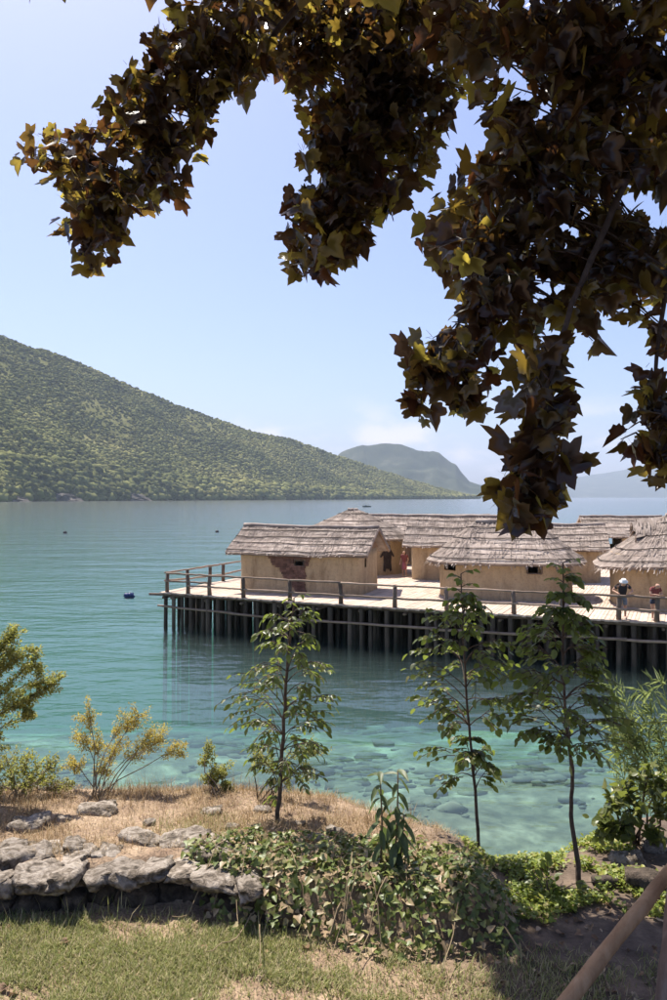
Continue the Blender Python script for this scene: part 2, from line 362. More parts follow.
# ------------------------------------------------------------------ shore ground and lake
WALL_X = [-6, -2.0, -1.0, -0.3, 0.6, 1.0]; WALL_Y = [4.50, 4.60, 4.72, 4.45, 4.22, 4.30]
EDGE_X = [-8, -2.8, -1.0, 0.0, 0.35, 0.7, 1.1, 1.6, 2.2, 5]; EDGE_Y = [6.4, 6.35, 6.35, 6.25, 5.95, 5.5, 5.2, 5.3, 5.9, 6.8]
def bed_z(y): return np.interp(y, [0, 12, 18, 25, 32, 40, 60, 120, 260], [-.3, -.7, -1.15, -1.75, -2.8, -5.0, -11, -26, -44])
def terr(x, y):
    x = np.asarray(x, dtype=float); y = np.asarray(y, dtype=float)
    yw = np.interp(x, WALL_X, WALL_Y); ye = np.interp(x, EDGE_X, EDGE_Y)
    h = 0.22 * (1 - sstep(0.75, 1.1, x))
    z = 4.5 + h * sstep(0.10, 0.22, y - yw) - 0.09 * np.clip(y - yw - 0.3, 0, 3) * (1 - sstep(0.75, 1.1, x))
    z = z + 0.10 * (fbm(x * 1.3 + 5, y * 1.3, 4) - 0.47) * sstep(0.3, 0.8, y - yw) + 0.03 * (fbm(x * 6, y * 6, 3) - 0.45)
    dy = np.maximum(y - ye, 0)
    ramp_ = dy * 0.88 + 0.0
    ramp_ = np.where(dy < 0.3, dy * dy * 1.4667, ramp_ - 0.132)
    bank = z - ramp_ + (fbm(x * 0.9, y * 0.9, 4) - 0.47) * 0.9 * sstep(0.8, 2.5, dy)
    bed = bed_z(y) + (fbm(x * 0.35, y * 0.35, 5) - 0.47) * 0.9
    return np.where(dy > 0, np.maximum(bank, bed), z)
_LL = _LAT.tolist()
def vn1(x, y):
    xi = math.floor(x); yi = math.floor(y); fx = x - xi; fy = y - yi; fx = fx * fx * (3 - 2 * fx); fy = fy * fy * (3 - 2 * fy)
    r0 = _LL[xi % 256]; r1 = _LL[(xi + 1) % 256]; j = yi % 256; k = (yi + 1) % 256
    return (r0[j] * (1 - fx) + r1[j] * fx) * (1 - fy) + (r0[k] * (1 - fx) + r1[k] * fx) * fy
def fb1(x, y, o=4):
    r_ = 0; a_ = 0.5; m_ = 1
    for i in range(o): r_ += a_ * vn1(x * m_ + 17.3 * i, y * m_ + 9.1 * i); a_ *= 0.5; m_ *= 2
    return r_
def lin1(x, X_, Y_):
    if x <= X_[0]: return Y_[0]
    for i in range(len(X_) - 1):
        if x <= X_[i + 1]: return Y_[i] + (Y_[i + 1] - Y_[i]) * (x - X_[i]) / (X_[i + 1] - X_[i])
    return Y_[-1]
def ss1(a, b_, x):
    t = min(max((x - a) / (b_ - a), 0), 1); return t * t * (3 - 2 * t)
def T(x, y):
    yw = lin1(x, WALL_X, WALL_Y); ye = lin1(x, EDGE_X, EDGE_Y); k = 1 - ss1(.75, 1.1, x)
    z = 4.5 + .22 * k * ss1(.10, .22, y - yw) - .09 * min(max(y - yw - .3, 0), 3) * k
    z += .10 * (fb1(x * 1.3 + 5, y * 1.3, 4) - .47) * ss1(.3, .8, y - yw) + .03 * (fb1(x * 6, y * 6, 3) - .45)
    dy = y - ye
    if dy <= 0: return z
    rm = dy * dy * 1.4667 if dy < .3 else dy * .88 - .132
    bank = z - rm + (fb1(x * .9, y * .9, 4) - .47) * .9 * ss1(.8, 2.5, dy)
    return max(bank, bed_z(y) + (fb1(x * .35, y * .35, 5) - .47) * .9)

xs = np.concatenate([np.array([-90, -60, -40, -28, -20, -15, -11, -8.5, -6.5]), np.arange(-5, 5.01, 0.06), np.array([6, 7.5, 9, 11, 14, 18, 24, 32, 45, 65, 90])])
ys = np.concatenate([np.array([-60, -30, -15, -8, -4, -1, 1, 2.2]), np.arange(3, 7.2, 0.05), np.arange(7.3, 20, 0.25), np.arange(20.5, 60, 1.0), np.arange(62, 160, 5), np.array([200, 260])])
X, Y = np.meshgrid(xs, ys); Z = terr(X, Y)
vv = np.stack([X, Y, Z], -1).reshape(-1, 3); nx = len(xs); ny = len(ys)
ii, jj = np.meshgrid(np.arange(nx - 1), np.arange(ny - 1)); a0 = (jj * nx + ii).ravel()
ff = np.stack([a0, a0 + 1, a0 + nx + 1, a0 + nx], -1)
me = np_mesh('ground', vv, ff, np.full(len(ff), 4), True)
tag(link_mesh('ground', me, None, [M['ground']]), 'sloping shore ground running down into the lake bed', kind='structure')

b = MB(); b.box((0, 8000, -22.5), (30000, 16100, 45))
tag(b.build('lake_water', M['water']), 'clear turquoise lake water with small ripples', kind='structure')

# ------------------------------------------------------------------ hills across the lake
def hillmat(name, stops, scale, bs):
    return surf(name, stops, scale, 8, 1.0, bscale=bs, bstr=1.0, bdist=6.0, spec=0.0)
M['hill'] = hillmat('hill_scrub', [(0.3, (0.085, 0.09, 0.035)), (0.5, (0.14, 0.14, 0.055)), (0.7, (0.20, 0.19, 0.085))], 0.012, 0.05)
M['far_hill'] = hillmat('far_hill_forest', [(0.3, (0.025, 0.035, 0.02)), (0.55, (0.05, 0.06, 0.035)), (0.75, (0.12, 0.12, 0.085))], 0.006, 0.02)
M['hill_tree'] = surf('hillside_foliage', [(0.30, (0.065, 0.075, 0.030)), (0.5, (0.13, 0.135, 0.05)), (0.72, (0.23, 0.215, 0.085))], 0.010, 6, 1.0,
                      vary='island', vary_amt=0.38, spec=0.0)
M['cliff'] = surf('cliff_rock', [(0.3, (0.07, 0.065, 0.055)), (0.6, (0.16, 0.145, 0.125)), (0.8, (0.30, 0.27, 0.24))], 0.12, 8, 1.0, stretch=(1, 1, 0.4),
                  bscale=0.3, bstr=1.0, bdist=2.0, spec=0)

def mountain(name, label, sil, shore, mat, nu=160, nv=40, amp=0.10, depth=600, seed=0.0, jag=3.0):
    """ridge line given by direction and height, shore line by distance; a real hill with slopes and a back"""
    px = np.linspace(sil[0][0], sil[-1][0], nu)
    py = np.interp(px, [s[0] for s in sil], [s[1] for s in sil])
    ds = np.interp(px, [s[0] for s in shore], [s[1] for s in shore])
    dr = np.interp(px, [s[0] for s in shore], [s[2] for s in shore])
    py = py + (fbm(px * 0.045 + seed, px * 0 + seed, 4) - 0.47) * jag
    hz = CAM_Z + (497 - py) / F * dr
    bb = np.concatenate([np.linspace(0, 1, nv), 1 + np.linspace(0.08, 0.9, 8)])
    P = np.zeros((len(bb), nu, 3))
    for i, q in enumerate(bb):
        d = ds + (dr - ds) * q
        x = (px - 333.5) / F * d
        n = fbm(x / depth * 2.2 + seed, d / depth * 2.2, 5) - 0.47
        prof = q ** 0.85 if q <= 1 else 1 - ((q - 1) / 0.9) ** 1.3
        env = min(q * 3, 1) * (1 - 0.75 * max(0, min(1, (q - 0.55) / 0.45))) if q <= 1 else 0.3
        z = hz * prof * (1 + 0) + hz * amp * 4 * n * env
        P[i, :, 0] = x; P[i, :, 1] = d; P[i, :, 2] = z - (3.0 if i == 0 else 0)
    nr = len(bb)
    ii, jj = np.meshgrid(np.arange(nu - 1), np.arange(nr - 1)); a = (jj * nu + ii).ravel()
    f = np.stack([a, a + 1, a + nu + 1, a + nu], -1)
    me = np_mesh(name, P.reshape(-1, 3), f, np.full(len(f), 4), True)
    o = link_mesh(name, me, None, [mat]); tag(o, label, kind='structure')
    return P, nv

SIL = [(-420, 150), (-250, 240), (-120, 298), (-40, 326), (0, 339), (60, 357), (130, 386), (200, 414), (250, 431), (300, 443), (340, 457), (400, 477), (440, 489), (478, 498)]
SHORE = [(-420, 700, 1300), (0, 1150, 1850), (250, 1750, 2300), (400, 2350, 2750), (478, 2900, 3050)]
HP, HN = mountain('wooded_hill', 'green wooded hill sloping down to the lake on the left', SIL, SHORE, M['hill'], 200, 60, 0.05)
mountain('far_mountain', 'hazy blue green mountain behind the end of the wooded hill', [(280, 497), (320, 470), (342, 451), (362, 443), (385, 440), (402, 442), (420, 450), (440, 454), (455, 465), (470, 482), (492, 492), (530, 498)],
         [(280, 4300, 5200), (530, 4300, 5200)], M['far_hill'], 160, 30, 0.18, 1100, 3.3, 10.0)
mountain('distant_ridge', 'pale blue distant ridge on the horizon at right', [(330, 492), (430, 487), (480, 484), (520, 486), (560, 480), (600, 474), (640, 467), (680, 468), (740, 470), (820, 462), (900, 480)],
         [(330, 11000, 13000), (900, 11000, 13000)], M['far_hill'], 100, 20, 0.05, 4000, 8.1)
mountain('distant_peak', 'pale blue peak just showing over the wooded hill at far left', [(-260, 420), (-90, 345), (-30, 334), (6, 334), (60, 380), (120, 440)],
         [(-260, 6500, 8000), (120, 6500, 8000)], M['far_hill'], 60, 16, 0.05, 3000, 5.7)

# wood on the near hill: many crowns read as one mass
rs = np.random.RandomState(11)
def ico(sub):
    bm = bmesh.new(); bmesh.ops.create_icosphere(bm, subdivisions=sub, radius=1.0)
    v = np.array([p.co[:] for p in bm.verts]); f = np.array([[q.index for q in p.verts] for p in bm.faces]); bm.free(); return v, f
def blobs(name, label, pos, size, sub, mat, squash=0.85):
    v0, f0 = ico(sub); N = len(pos); Vn = len(v0)
    jit = rs.uniform(0.62, 1.3, (N, Vn, 1))
    v = v0[None] * jit * size[:, None, None] * np.stack([rs.uniform(.85, 1.2, N), rs.uniform(.85, 1.2, N), rs.uniform(.7, 1.05, N) * squash], -1)[:, None, :]
    v = v + pos[:, None, :]
    f = (f0[None] + (np.arange(N) * Vn)[:, None, None]).reshape(-1, 3)
    me = np_mesh(name, v.reshape(-1, 3), f, np.full(len(f), 3), True)
    return tag(link_mesh(name, me, None, [mat]), label, 'wood', kind='stuff')
def on_hill(n, vlo, vhi, ulo, uhi):
    u = rs.uniform(ulo, uhi, n) * (HP.shape[1] - 1); v = rs.uniform(vlo, vhi, n) * (HN - 1)
    i = np.floor(u).astype(int); j = np.floor(v).astype(int); i = np.minimum(i, HP.shape[1] - 2); j = np.minimum(j, HP.shape[0] - 2)
    fu = (u - i)[:, None]; fv = (v - j)[:, None]
    return HP[j, i] * (1 - fu) * (1 - fv) + HP[j, i + 1] * fu * (1 - fv) + HP[j + 1, i] * (1 - fu) * fv + HP[j + 1, i + 1] * fu * fv
p = on_hill(52000, 0.02, 1.0, 0.16, 1.0)
dens = fbm(p[:, 0] / 120 + 3, p[:, 1] / 160, 4)
keep = rs.rand(len(p)) < np.clip((dens - 0.26) * 6.0, 0.30, 1)
p = p[keep]; s = rs.uniform(2.6, 6.8, len(p)) * (0.8 + 0.7 * (dens[keep] - 0.4)); p[:, 2] += s * 0.35
blobs('hillside_wood', 'green scrub wood covering the hill across the lake', p, s, 1, M['hill_tree'])
p = on_hill(5600, 0.0, 0.13, 0.16, 1.0); s = rs.uniform(5.0, 12.5, len(p)); p[:, 2] = np.maximum(p[:, 2], 0) + s * 0.45
blobs('shore_wood', 'darker trees along the foot of the hill at the water', p, s, 2, M['hill_tree'])
# grey cliffs at the foot of the hill
for k, (px_, d_, w_, h_, lab) in enumerate([(8, 1175, 60, 11, 'grey cliff at the hill foot by the left edge'), (60, 1275, 70, 14, 'grey cliff with dark gullies left of the hill foot'),
                                      (130, 1455, 80, 15, 'broad grey cliff at the middle of the hill foot'), (238, 1770, 80, 15, 'pale grey cliff at the hill foot above the thatched platform')]):
    c = at(px_, 497, d_); bm_ = MB(); rows = []
    for i in range(9):
        q = i / 8; row = []
        for j in range(19):
            u = j / 18 - 0.5
            env = (1 - (2 * abs(u)) ** 2.5)
            n = mnoise.noise(Vector((u * 9 + k * 7, q * 3, k * 1.3))) * 7 + mnoise.noise(Vector((u * 25, q * 9, k * 2.3))) * 3
            row.append((c.x + u * w_ + n * 0.3, c.y + q * h_ * 0.55 + n - 4, -1 + q * h_ * max(env, 0.02) + n * 0.25 * q))
        rows.append(row)
    bm_.grid(rows); rows2 = [[(x, y + 14, z - 0.6) for (x, y, z) in r] for r in rows]; bm_.grid(rows2[::-1])
    tag(bm_.build('cliff', M['cliff']), lab, 'cliff', 'grey cliffs along the hill foot')

# ------------------------------------------------------------------ stilt platform
DZ = 1.9
O2 = Vector((-9.3, 41.8, 0)); U = Vector((0.914, -0.405, 0)).normalized(); V = Vector((0.405, 0.914, 0)).normalized()
def D(u, v, z=DZ): return O2 + U * u + V * v + Vector((0, 0, z))
def v0(u): return -0.5 * math.sin(math.pi * min(max(u, 0), 26) / 26)
rng = random.Random(3)
plat = thing('stilt_platform', 'wooden stilt platform of pale planks standing on dark piles in the lake', 'platform', D(12, 6, 0))
# deck planks
pl_w = 0.17
bmk = MB(); bmk.box((0, 0.5, -0.03), (1, 1, 0.06), (1, 0, 0))
# a plank: bevelled top, unit length along y
pv = [(-.5, 0, 0), (.5, 0, 0), (.5, 1, 0), (-.5, 1, 0), (-.5, 0, .7), (.5, 0, .7), (.5, 1, .7), (-.5, 1, .7), (-.38, 0, 1), (.38, 0, 1), (.38, 1, 1), (-.38, 1, 1)]
pf = [(0, 1, 5, 9, 8, 4), (3, 7, 11, 10, 6, 2), (0, 4, 7, 3), (4, 8, 11, 7), (8, 9, 10, 11), (9, 5, 6, 10), (5, 1, 2, 6), (0, 3, 2, 1)]
plank_me = np_mesh('plank', pv, [i for f in pf for i in f], [len(f) for f in pf]); plank_me.materials.append(M['plank'])
rest = MB(); n_ind = 0
angV = math.atan2(V.y, V.x) - math.pi / 2
vr = [None, 2.6, 5.4, 8.2, 11.2, 14.2, 17.2, 20.3, 23.4, 26.5, 30, 34]
for row in range(len(vr) - 1):
    u = 0.0
    while u < 33:
        w = pl_w * rng.uniform(0.85, 1.15)
        va = (v0(u) - 0.12 + rng.uniform(-0.09, 0.09)) if row == 0 else vr[row] + rng.uniform(-0.02, 0.02)
        vb = vr[row + 1] + rng.uniform(0.0, 0.015)
        h = 0.07; z = DZ - 0.07 + rng.uniform(-0.010, 0.010); yaw = rng.uniform(-0.003, 0.003)
        c = D(u + w / 2, va, z)
        if row < 2 and n_ind < 300:
            o = bpy.data.objects.new('plank', plank_me); C.objects.link(o); o.parent = plat
            o.matrix_local = Matrix.Translation(c - origin(plat)) @ Matrix.Rotation(angV + yaw, 4, 'Z') @ Matrix.Diagonal((w * 1.0, vb - va, h, 1))
            n_ind += 1
        else:
            mt = Matrix.Translation(c) @ Matrix.Rotation(angV + yaw, 4, 'Z') @ Matrix.Diagonal((w * 1.0, vb - va, h, 1))
            rest.add([mt @ Vector(q) for q in pv], pf)
        u += w
tag(rest.build('far_planks', M['plank_many'], plat), kind='stuff')
mb = MB(); mb.box(D(16.6, 17.2, 1.805), (32.6, 33.4, 0.03), U); mb.build('deck_light_block', M['pole'], plat)  # added unseen sheet that blocks light through the plank gaps
# beams
def wobble(p, q, n, amp, r):
    return [p.lerp(q, i / n) + Vector((r.uniform(-amp, amp), r.uniform(-amp, amp), r.uniform(-amp, amp))) for i in range(n + 1)]
for (ua, va, ub, vb, z, rad) in [(-0.7, -0.02, 13, -0.30, 1.76, 0.075), (13, -0.30, 33, 0.1, 1.76, 0.075), (-0.2, 2.3, 33, 2.3, 1.74, 0.08), (-0.2, 5, 33, 5, 1.74, 0.08),
                                 (-0.2, 8, 33, 8, 1.74, 0.08), (0.15, 0, 0.15, 34, 1.60, 0.08)]:
    mb = MB(); mb.tube(wobble(D(ua, va, z), D(ub, vb, z), 14, 0.02, rng), rad, 7); mb.build('beam', M['pole'], plat, True)
for k in range(14):                                        # joists under the deck
    u = 0.7 + k * 2.2
    mb = MB(); mb.tube(wobble(D(u, v0(u) + 0.05, 1.60), D(u, 12, 1.60), 6, 0.02, rng), 0.075, 6); mb.build('joist', M['pole'], plat, True)
# braces along the front
for (ua, ub, z0_, z1_) in [(-0.15, 7.2, 1.15, 1.02), (7.0, 15.5, 1.00, 1.06), (15.2, 23.5, 1.02, 1.12), (23.2, 31.5, 1.1, 1.08)]:
    p0 = D(ua, v0(ua) - 0.02, z0_); p1 = D(ub, v0(ub) - 0.02, z1_)
    pts = [p0.lerp(p1, i / 10) for i in range(11)]
    pts = [D((p - O2).dot(U), v0((p - O2).dot(U)) - 0.03, p.z) + Vector((0, 0, rng.uniform(-.025, .025))) for p in pts]
    mb = MB(); mb.tube(pts, [0.06 + rng.uniform(-.008, .008) for _ in pts], 7); mb.build('brace', M['rail'], plat, True)
# piles
pm = []
for k in range(5):
    mb = MB(); r_ = random.Random(50 + k); ang = r_.uniform(0, 6)
    mb.grid([[(0.12 * (1 - .02 * i + r_.uniform(-.06, .06)) * math.cos(2 * math.pi * q / 9) + .004 * math.sin(i * 1.3 + ang), 0.12 * (1 - .02 * i + r_.uniform(-.06, .06)) * math.sin(2 * math.pi * q / 9) + .004 * math.cos(i + ang), i / 7) for q in range(9)] for i in range(8)], True)
    mb.f.append(list(range(63, 72))); mb.m.append(0); v = np.array(mb.v)
    me = np_mesh('pile', v, [i for f in mb.f for i in f], [len(f) for f in mb.f], True); me.materials.append(M['pile']); pm.append(me)
def pile(u, v, top=1.72, s=1.0):
    p = D(u, v, -9.0)
    o = bpy.data.objects.new('pile', rng.choice(pm)); C.objects.link(o); o.parent = plat
    s *= rng.uniform(0.8, 1.15)
    o.matrix_local = Matrix.Translation(p - origin(plat)) @ Matrix.Rotation(rng.uniform(-.012, .012), 4, 'X') @ Matrix.Rotation(rng.uniform(-.012, .012), 4, 'Y') @ Matrix.Rotation(rng.uniform(0, 6), 4, 'Z') @ Matrix.Diagonal((s, s, top + 9.0, 1))
u = 0.12
while u < 30:
    pile(u, v0(u) + 0.16 + rng.uniform(-.05, .05)); u += rng.choice([0.5, 0.62, 0.72, 0.8, 0.95])
for vv_, st in ((0.9, .9), (1.6, .9), (2.4, .9), (3.6, 1.0), (5.0, 1.1), (7, 1.2), (10, 1.5)):
    u = 0.2 + rng.uniform(0, .4)
    while u < 30:
        pile(u, vv_ + rng.uniform(-.3, .3)); u += st * rng.uniform(0.7, 1.3)
for k in range(11): pile(0.12, 1.0 + k * 1.15 + rng.uniform(-.1, .1))

mb = MB()
for i in range(40):
    for j in range(15):
        p = D(.4 + i * .76 + rng.uniform(-.25, .25), 3.2 + j * .95 + rng.uniform(-.3, .3), -6.0); q = p + Vector((rng.uniform(-.06, .06), rng.uniform(-.06, .06), 7.75)); rad = rng.uniform(.09, .13)
        mb.tube([p, q], [rad * 1.05, rad], 6)
tag(mb.build('inner_piles', M['pile'], plat, True), kind='stuff')
# railings
def railing(label, posts, rails, name='railing'):
    base = posts[0]
    t = thing(name, label, 'railing', D(base[0], base[1]))
    for (u, v) in posts:
        mb = MB(); p = D(u, v)
        mb.tube([p + Vector((0, 0, -0.02)), p + Vector((rng.uniform(-.03, .03), rng.uniform(-.03, .03), 0.5)), p + Vector((rng.uniform(-.05, .05), 0, 1.04))], [0.115, 0.10, 0.10], 8, wob=0.08, rng=rng)
        mb.build('post', M['pole'], t, True)
    for pts in rails:
        q = []
        for i in range(len(pts) - 1):
            for k in range(5): q.append(D(*pts[i]).lerp(D(*pts[i + 1]), k / 5) + Vector((0, 0, rng.uniform(-.02, .02))))
        q.append(D(*pts[-1]))
        mb = MB(); mb.tube(q, [0.05 + rng.uniform(-.008, .008) for _ in q], 7); mb.build('rail', M['rail'], t, True)
    return t
def u_at(px):                                               # front-edge position seen at a pixel column
    lo, hi = 0.0, 33.0
    for _ in range(40):
        mid = (lo + hi) / 2; p = D(mid, v0(mid) + .1)
        if 333.5 + F * p.x / p.y < px: lo = mid
        else: hi = mid
    return lo
fp = [u_at(x) for x in (167, 188, 209.5, 243.5, 290, 341, 395, 447, 514, 561, 619, 657)] + [28.5, 31]
fv = [(u, v0(u) + 0.10) for u in fp]
def rl(h, idx, dz=0): return [(fp[i], v0(fp[i]) + 0.04, DZ + h + dz * k) for k, i in enumerate(idx)]
railing('long wooden railing along the front edge of the platform', fv,
        [rl(1.02, (0, 1, 2, 3, 4, 5)), rl(1.00, (5, 6, 7, 8)), rl(1.0, (8, 9, 10, 11, 12, 13)), rl(0.62, (0, 1, 2)), rl(0.42, (1, 2, 3, 4)), rl(0.42, (4, 5, 6, 7)), rl(0.45, (7, 8, 9, 10)), rl(0.45, (10, 11, 12, 13))])
lp = [(0.25, 2.2), (0.25, 4.4), (0.25, 5.9), (0.3, 8.6), (0.3, 11), (0.3, 13.4)]
railing('short wooden railing along the left side of the platform beside the patched hut', lp,
        [[(0.2, 0.1, DZ + 1.02), (0.2, 2.2, DZ + 1.03), (0.2, 4.4, DZ + 1.03), (0.2, 5.9, DZ + 1.05), (0.2, 8.6, DZ + 1.02), (0.2, 13.4, DZ + 1.0)],
         [(0.2, 0.1, DZ + 0.62), (0.2, 2.2, DZ + .5), (0.2, 4.4, DZ + 0.45), (0.2, 5.9, DZ + 0.4), (0.2, 8.6, DZ + 0.5), (0.2, 13.4, DZ + .5)]])
bp = [(0.5 + 2.6 * k, 33.6) for k in range(13)]
railing('far wooden railing along the back edge of the platform', bp, [[(u, v, DZ + 1.0) for u, v in bp], [(u, v, DZ + 0.5) for u, v in bp]])

# ------------------------------------------------------------------ huts
class Frame:
    def __init__(s, cx, cy, ang):
        s.c = Vector((cx, cy, 0)); a = math.radians(ang)
        s.u = Vector((math.cos(a), math.sin(a), 0)); s.v = Vector((-math.sin(a), math.cos(a), 0))
    def p(s, x, y, z): return s.c + s.u * x + s.v * y + Vector((0, 0, z))

def outline(a, b_, n, step=0.16):
    cnt = max(48, int(4 * (a + b_) / step)); raw = []
    for i in range(cnt * 6):
        t = 2 * math.pi * i / (cnt * 6); c, s_ = math.cos(t), math.sin(t)
        raw.append((a * math.copysign(abs(c) ** (2 / n), c), b_ * math.copysign(abs(s_) ** (2 / n), s_)))
    L = [0]
    for i in range(len(raw)):
        q = raw[(i + 1) % len(raw)]; L.append(L[-1] + math.hypot(q[0] - raw[i][0], q[1] - raw[i][1]))
    res = []; j = 0
    for k in range(cnt):
        t = L[-1] * k / cnt
        while L[j + 1] < t: j += 1
        f_ = (t - L[j]) / max(L[j + 1] - L[j], 1e-9); q0 = raw[j]; q1 = raw[(j + 1) % len(raw)]
        res.append((q0[0] + (q1[0] - q0[0]) * f_, q0[1] + (q1[1] - q0[1]) * f_))
    return res

def hut_walls(t, fr, a, b_, n, z1, openings, thick=0.22, seed=0):
    """openings: (side, x0, x1, z0, z1) with x along the side; cells inside an opening are left out and get jambs"""
    ol = outline(a, b_, n); il = outline(a - thick, b_ - thick, n); 
    if len(il) != len(ol):
        il = [(x * (a - thick) / a, y * (b_ - thick) / b_) for x, y in ol]
    zs = sorted(set([DZ - 0.02, z1] + [z for o in openings for z in o[3:5]] + list(np.linspace(DZ, z1, 6)[1:-1])))
    N = len(ol); mb = MB()
    def disp(x, y, z):
        q = mnoise.noise(Vector((x * 0.9 + seed * 5, y * 0.9, z * 0.9))) * 0.05 + mnoise.noise(Vector((x * 3, y * 3 + seed, z * 3))) * 0.015
        l = math.hypot(x, y) + 1e-6; return q
    outer = [[fr.p(x * (1 + disp(x, y, z) / max(abs(x), abs(y))), y * (1 + disp(x, y, z) / max(abs(x), abs(y))), z) for x, y in ol] for z in zs]
    inner = [[fr.p(x, y, z) for x, y in il] for z in zs]
    def hole(i, k):
        j = (i + 1) % N; mx = (ol[i][0] + ol[j][0]) / 2; my = (ol[i][1] + ol[j][1]) / 2; zm = (zs[k] + zs[k + 1]) / 2
        for (side, x0, x1, za, zb) in openings:
            if not (za < zm < zb): continue
            if side == 'front' and my < -0.35 * b_ and x0 < mx < x1: return True
            if side == 'back' and my > 0.35 * b_ and x0 < mx < x1: return True
            if side == 'right' and mx > 0.35 * a and x0 < my < x1: return True
            if side == 'left' and mx < -0.35 * a and x0 < my < x1: return True
        return False
    base = len(mb.v); K = len(zs)
    for r in outer: mb.v += [tuple(p) for p in r]
    for r in inner: mb.v += [tuple(p) for p in r]
    oi = lambda k, i: base + k * N + i % N
    ni = lambda k, i: base + (K + k) * N + i % N
    H = {(i, k): hole(i, k) for i in range(N) for k in range(K - 1)}
    def face(f): mb.f.append(list(f)); mb.m.append(0)
    for i in range(N):
        for k in range(K - 1):
            if H[(i, k)]:
                if not H[((i - 1) % N, k)]: face((oi(k, i), oi(k + 1, i), ni(k + 1, i), ni(k, i)))
                if not H[((i + 1) % N, k)]: face((oi(k, i + 1), ni(k, i + 1), ni(k + 1, i + 1), oi(k + 1, i + 1)))
                if k + 1 < K - 1 and not H[(i, k + 1)]: face((oi(k + 1, i), oi(k + 1, i + 1), ni(k + 1, i + 1), ni(k + 1, i)))
                if k > 0 and not H[(i, k - 1)]: face((oi(k, i), ni(k, i), ni(k, i + 1), oi(k, i + 1)))
                continue
            face((oi(k, i), oi(k, i + 1), oi(k + 1, i + 1), oi(k + 1, i)))
            face((ni(k, i), ni(k + 1, i), ni(k + 1, i + 1), ni(k, i + 1)))
        face((oi(K - 1, i), oi(K - 1, i + 1), ni(K - 1, i + 1), ni(K - 1, i)))
    return mb.build('wall', M['mud'], t, True)

def roof_slope(mbT, R, closed, nt_, length, nc, r, thick=0.10, dens=40, droop=0.10):
    """thatch in courses over surface R(t, s): overlapping slabs with ragged lower edges and loose reeds"""
    def nrm(t, s):
        e = 1e-3; p = R(t, s); a = R(t + e, s) - p; b2 = R(t, min(s + e, 1.0)) - R(t, min(s + e, 1.0) - e)
        n = a.cross(b2)
        if n.length < 1e-12: return Vector((0, 0, 1))
        n.normalize()
        return n if n.z > 0 else -n
    cols = [i / nt_ for i in range(nt_ if closed else nt_ + 1)]
    for k in range(nc):
        sa, sb = k / nc, min(1.0, (k + 1.25) / nc)
        rows = [[], [], [], []]
        for t in cols:
            j = mnoise.noise(Vector((t * length * 2.3 + k * 11, k * 3.7, length))) * 0.35 / nc * 0.35
            n = nrm(t, max(sa, 0.02)); s0 = max(0.0, sa - 0.02 + j) if k else max(0, j * 0.4)
            lump = thick * (1 + 0.5 * mnoise.noise(Vector((t * length * 1.3, k * 5.1, 2.2))))
            rows[0].append(R(t, s0) + n * (0.0 if k else -0.05))
            rows[1].append(R(t, s0) + n * lump + Vector((0, 0, -0.02)))
            rows[2].append(R(t, (sa + sb) / 2) + n * lump * 0.9)
            rows[3].append(R(t, sb) + n * 0.03)
        mbT.grid(rows, closed)
        for _ in range(int(length * dens)):
            t = r.random(); s0 = sa + r.uniform(-0.22, 0.75) / nc
            p_sl = (R(t, 1.0) - R(t, 0.0)).length
            ds = r.uniform(0.35, 0.8) / max(p_sl, 0.3)
            if not closed: t = min(max(t, 0.002), 0.998)
            s1 = min(1.0, s0 + ds); s0c = max(s0, 0.0)
            n = nrm(t, max(s0c, 0.02)); dt = r.uniform(-0.10, 0.10) / length
            lift = thick * r.uniform(0.85, 1.35)
            pa = R(t, s0c) + n * lift
            if s0 < 0: pa = pa + (R(t, 0.0) - R(t, 0.05)) * (-s0 / 0.05) + Vector((0, 0, -droop * r.random()))
            pb = R(t + dt if closed or 0 < t + dt < 1 else t, s1) + n * (lift * r.uniform(0.5, 0.9))
            w = r.uniform(0.012, 0.03)
            side = (R(t + 1e-3, max(s0c, .01)) - R(t, max(s0c, .01))); side = side.normalized() * w if side.length > 1e-9 else Vector((w, 0, 0))
            mbT.add([pa - side, pa + side, pb + side * .5, pb - side * .5], [(0, 1, 2, 3)])
    return nrm

def battens(t, R, nrm, closed, nt_, nc, r, thick, mat='batten'):
    for k in range(nc):
        s = (k + 0.30 + r.uniform(-.05, .05)) / nc
        segs = [(0, 1)] if not closed else [(q / 4, (q + 1) / 4) for q in range(4)]
        for (ta, tb) in segs:
            m_ = max(6, int(nt_ * (tb - ta) / 2)); pts = []
            for i in range(m_ + 1):
                tt = ta + (tb - ta) * i / m_
                ss = min(max(s + r.uniform(-.010, .010), 0.02), 0.97)
                pts.append(R(tt, ss) + nrm(tt, ss) * (thick * 1.15 + 0.03 + r.uniform(-.01, .01)))
            mb = MB(); mb.tube(pts, 0.024, 5); mb.build('batten', M[mat], t, True)

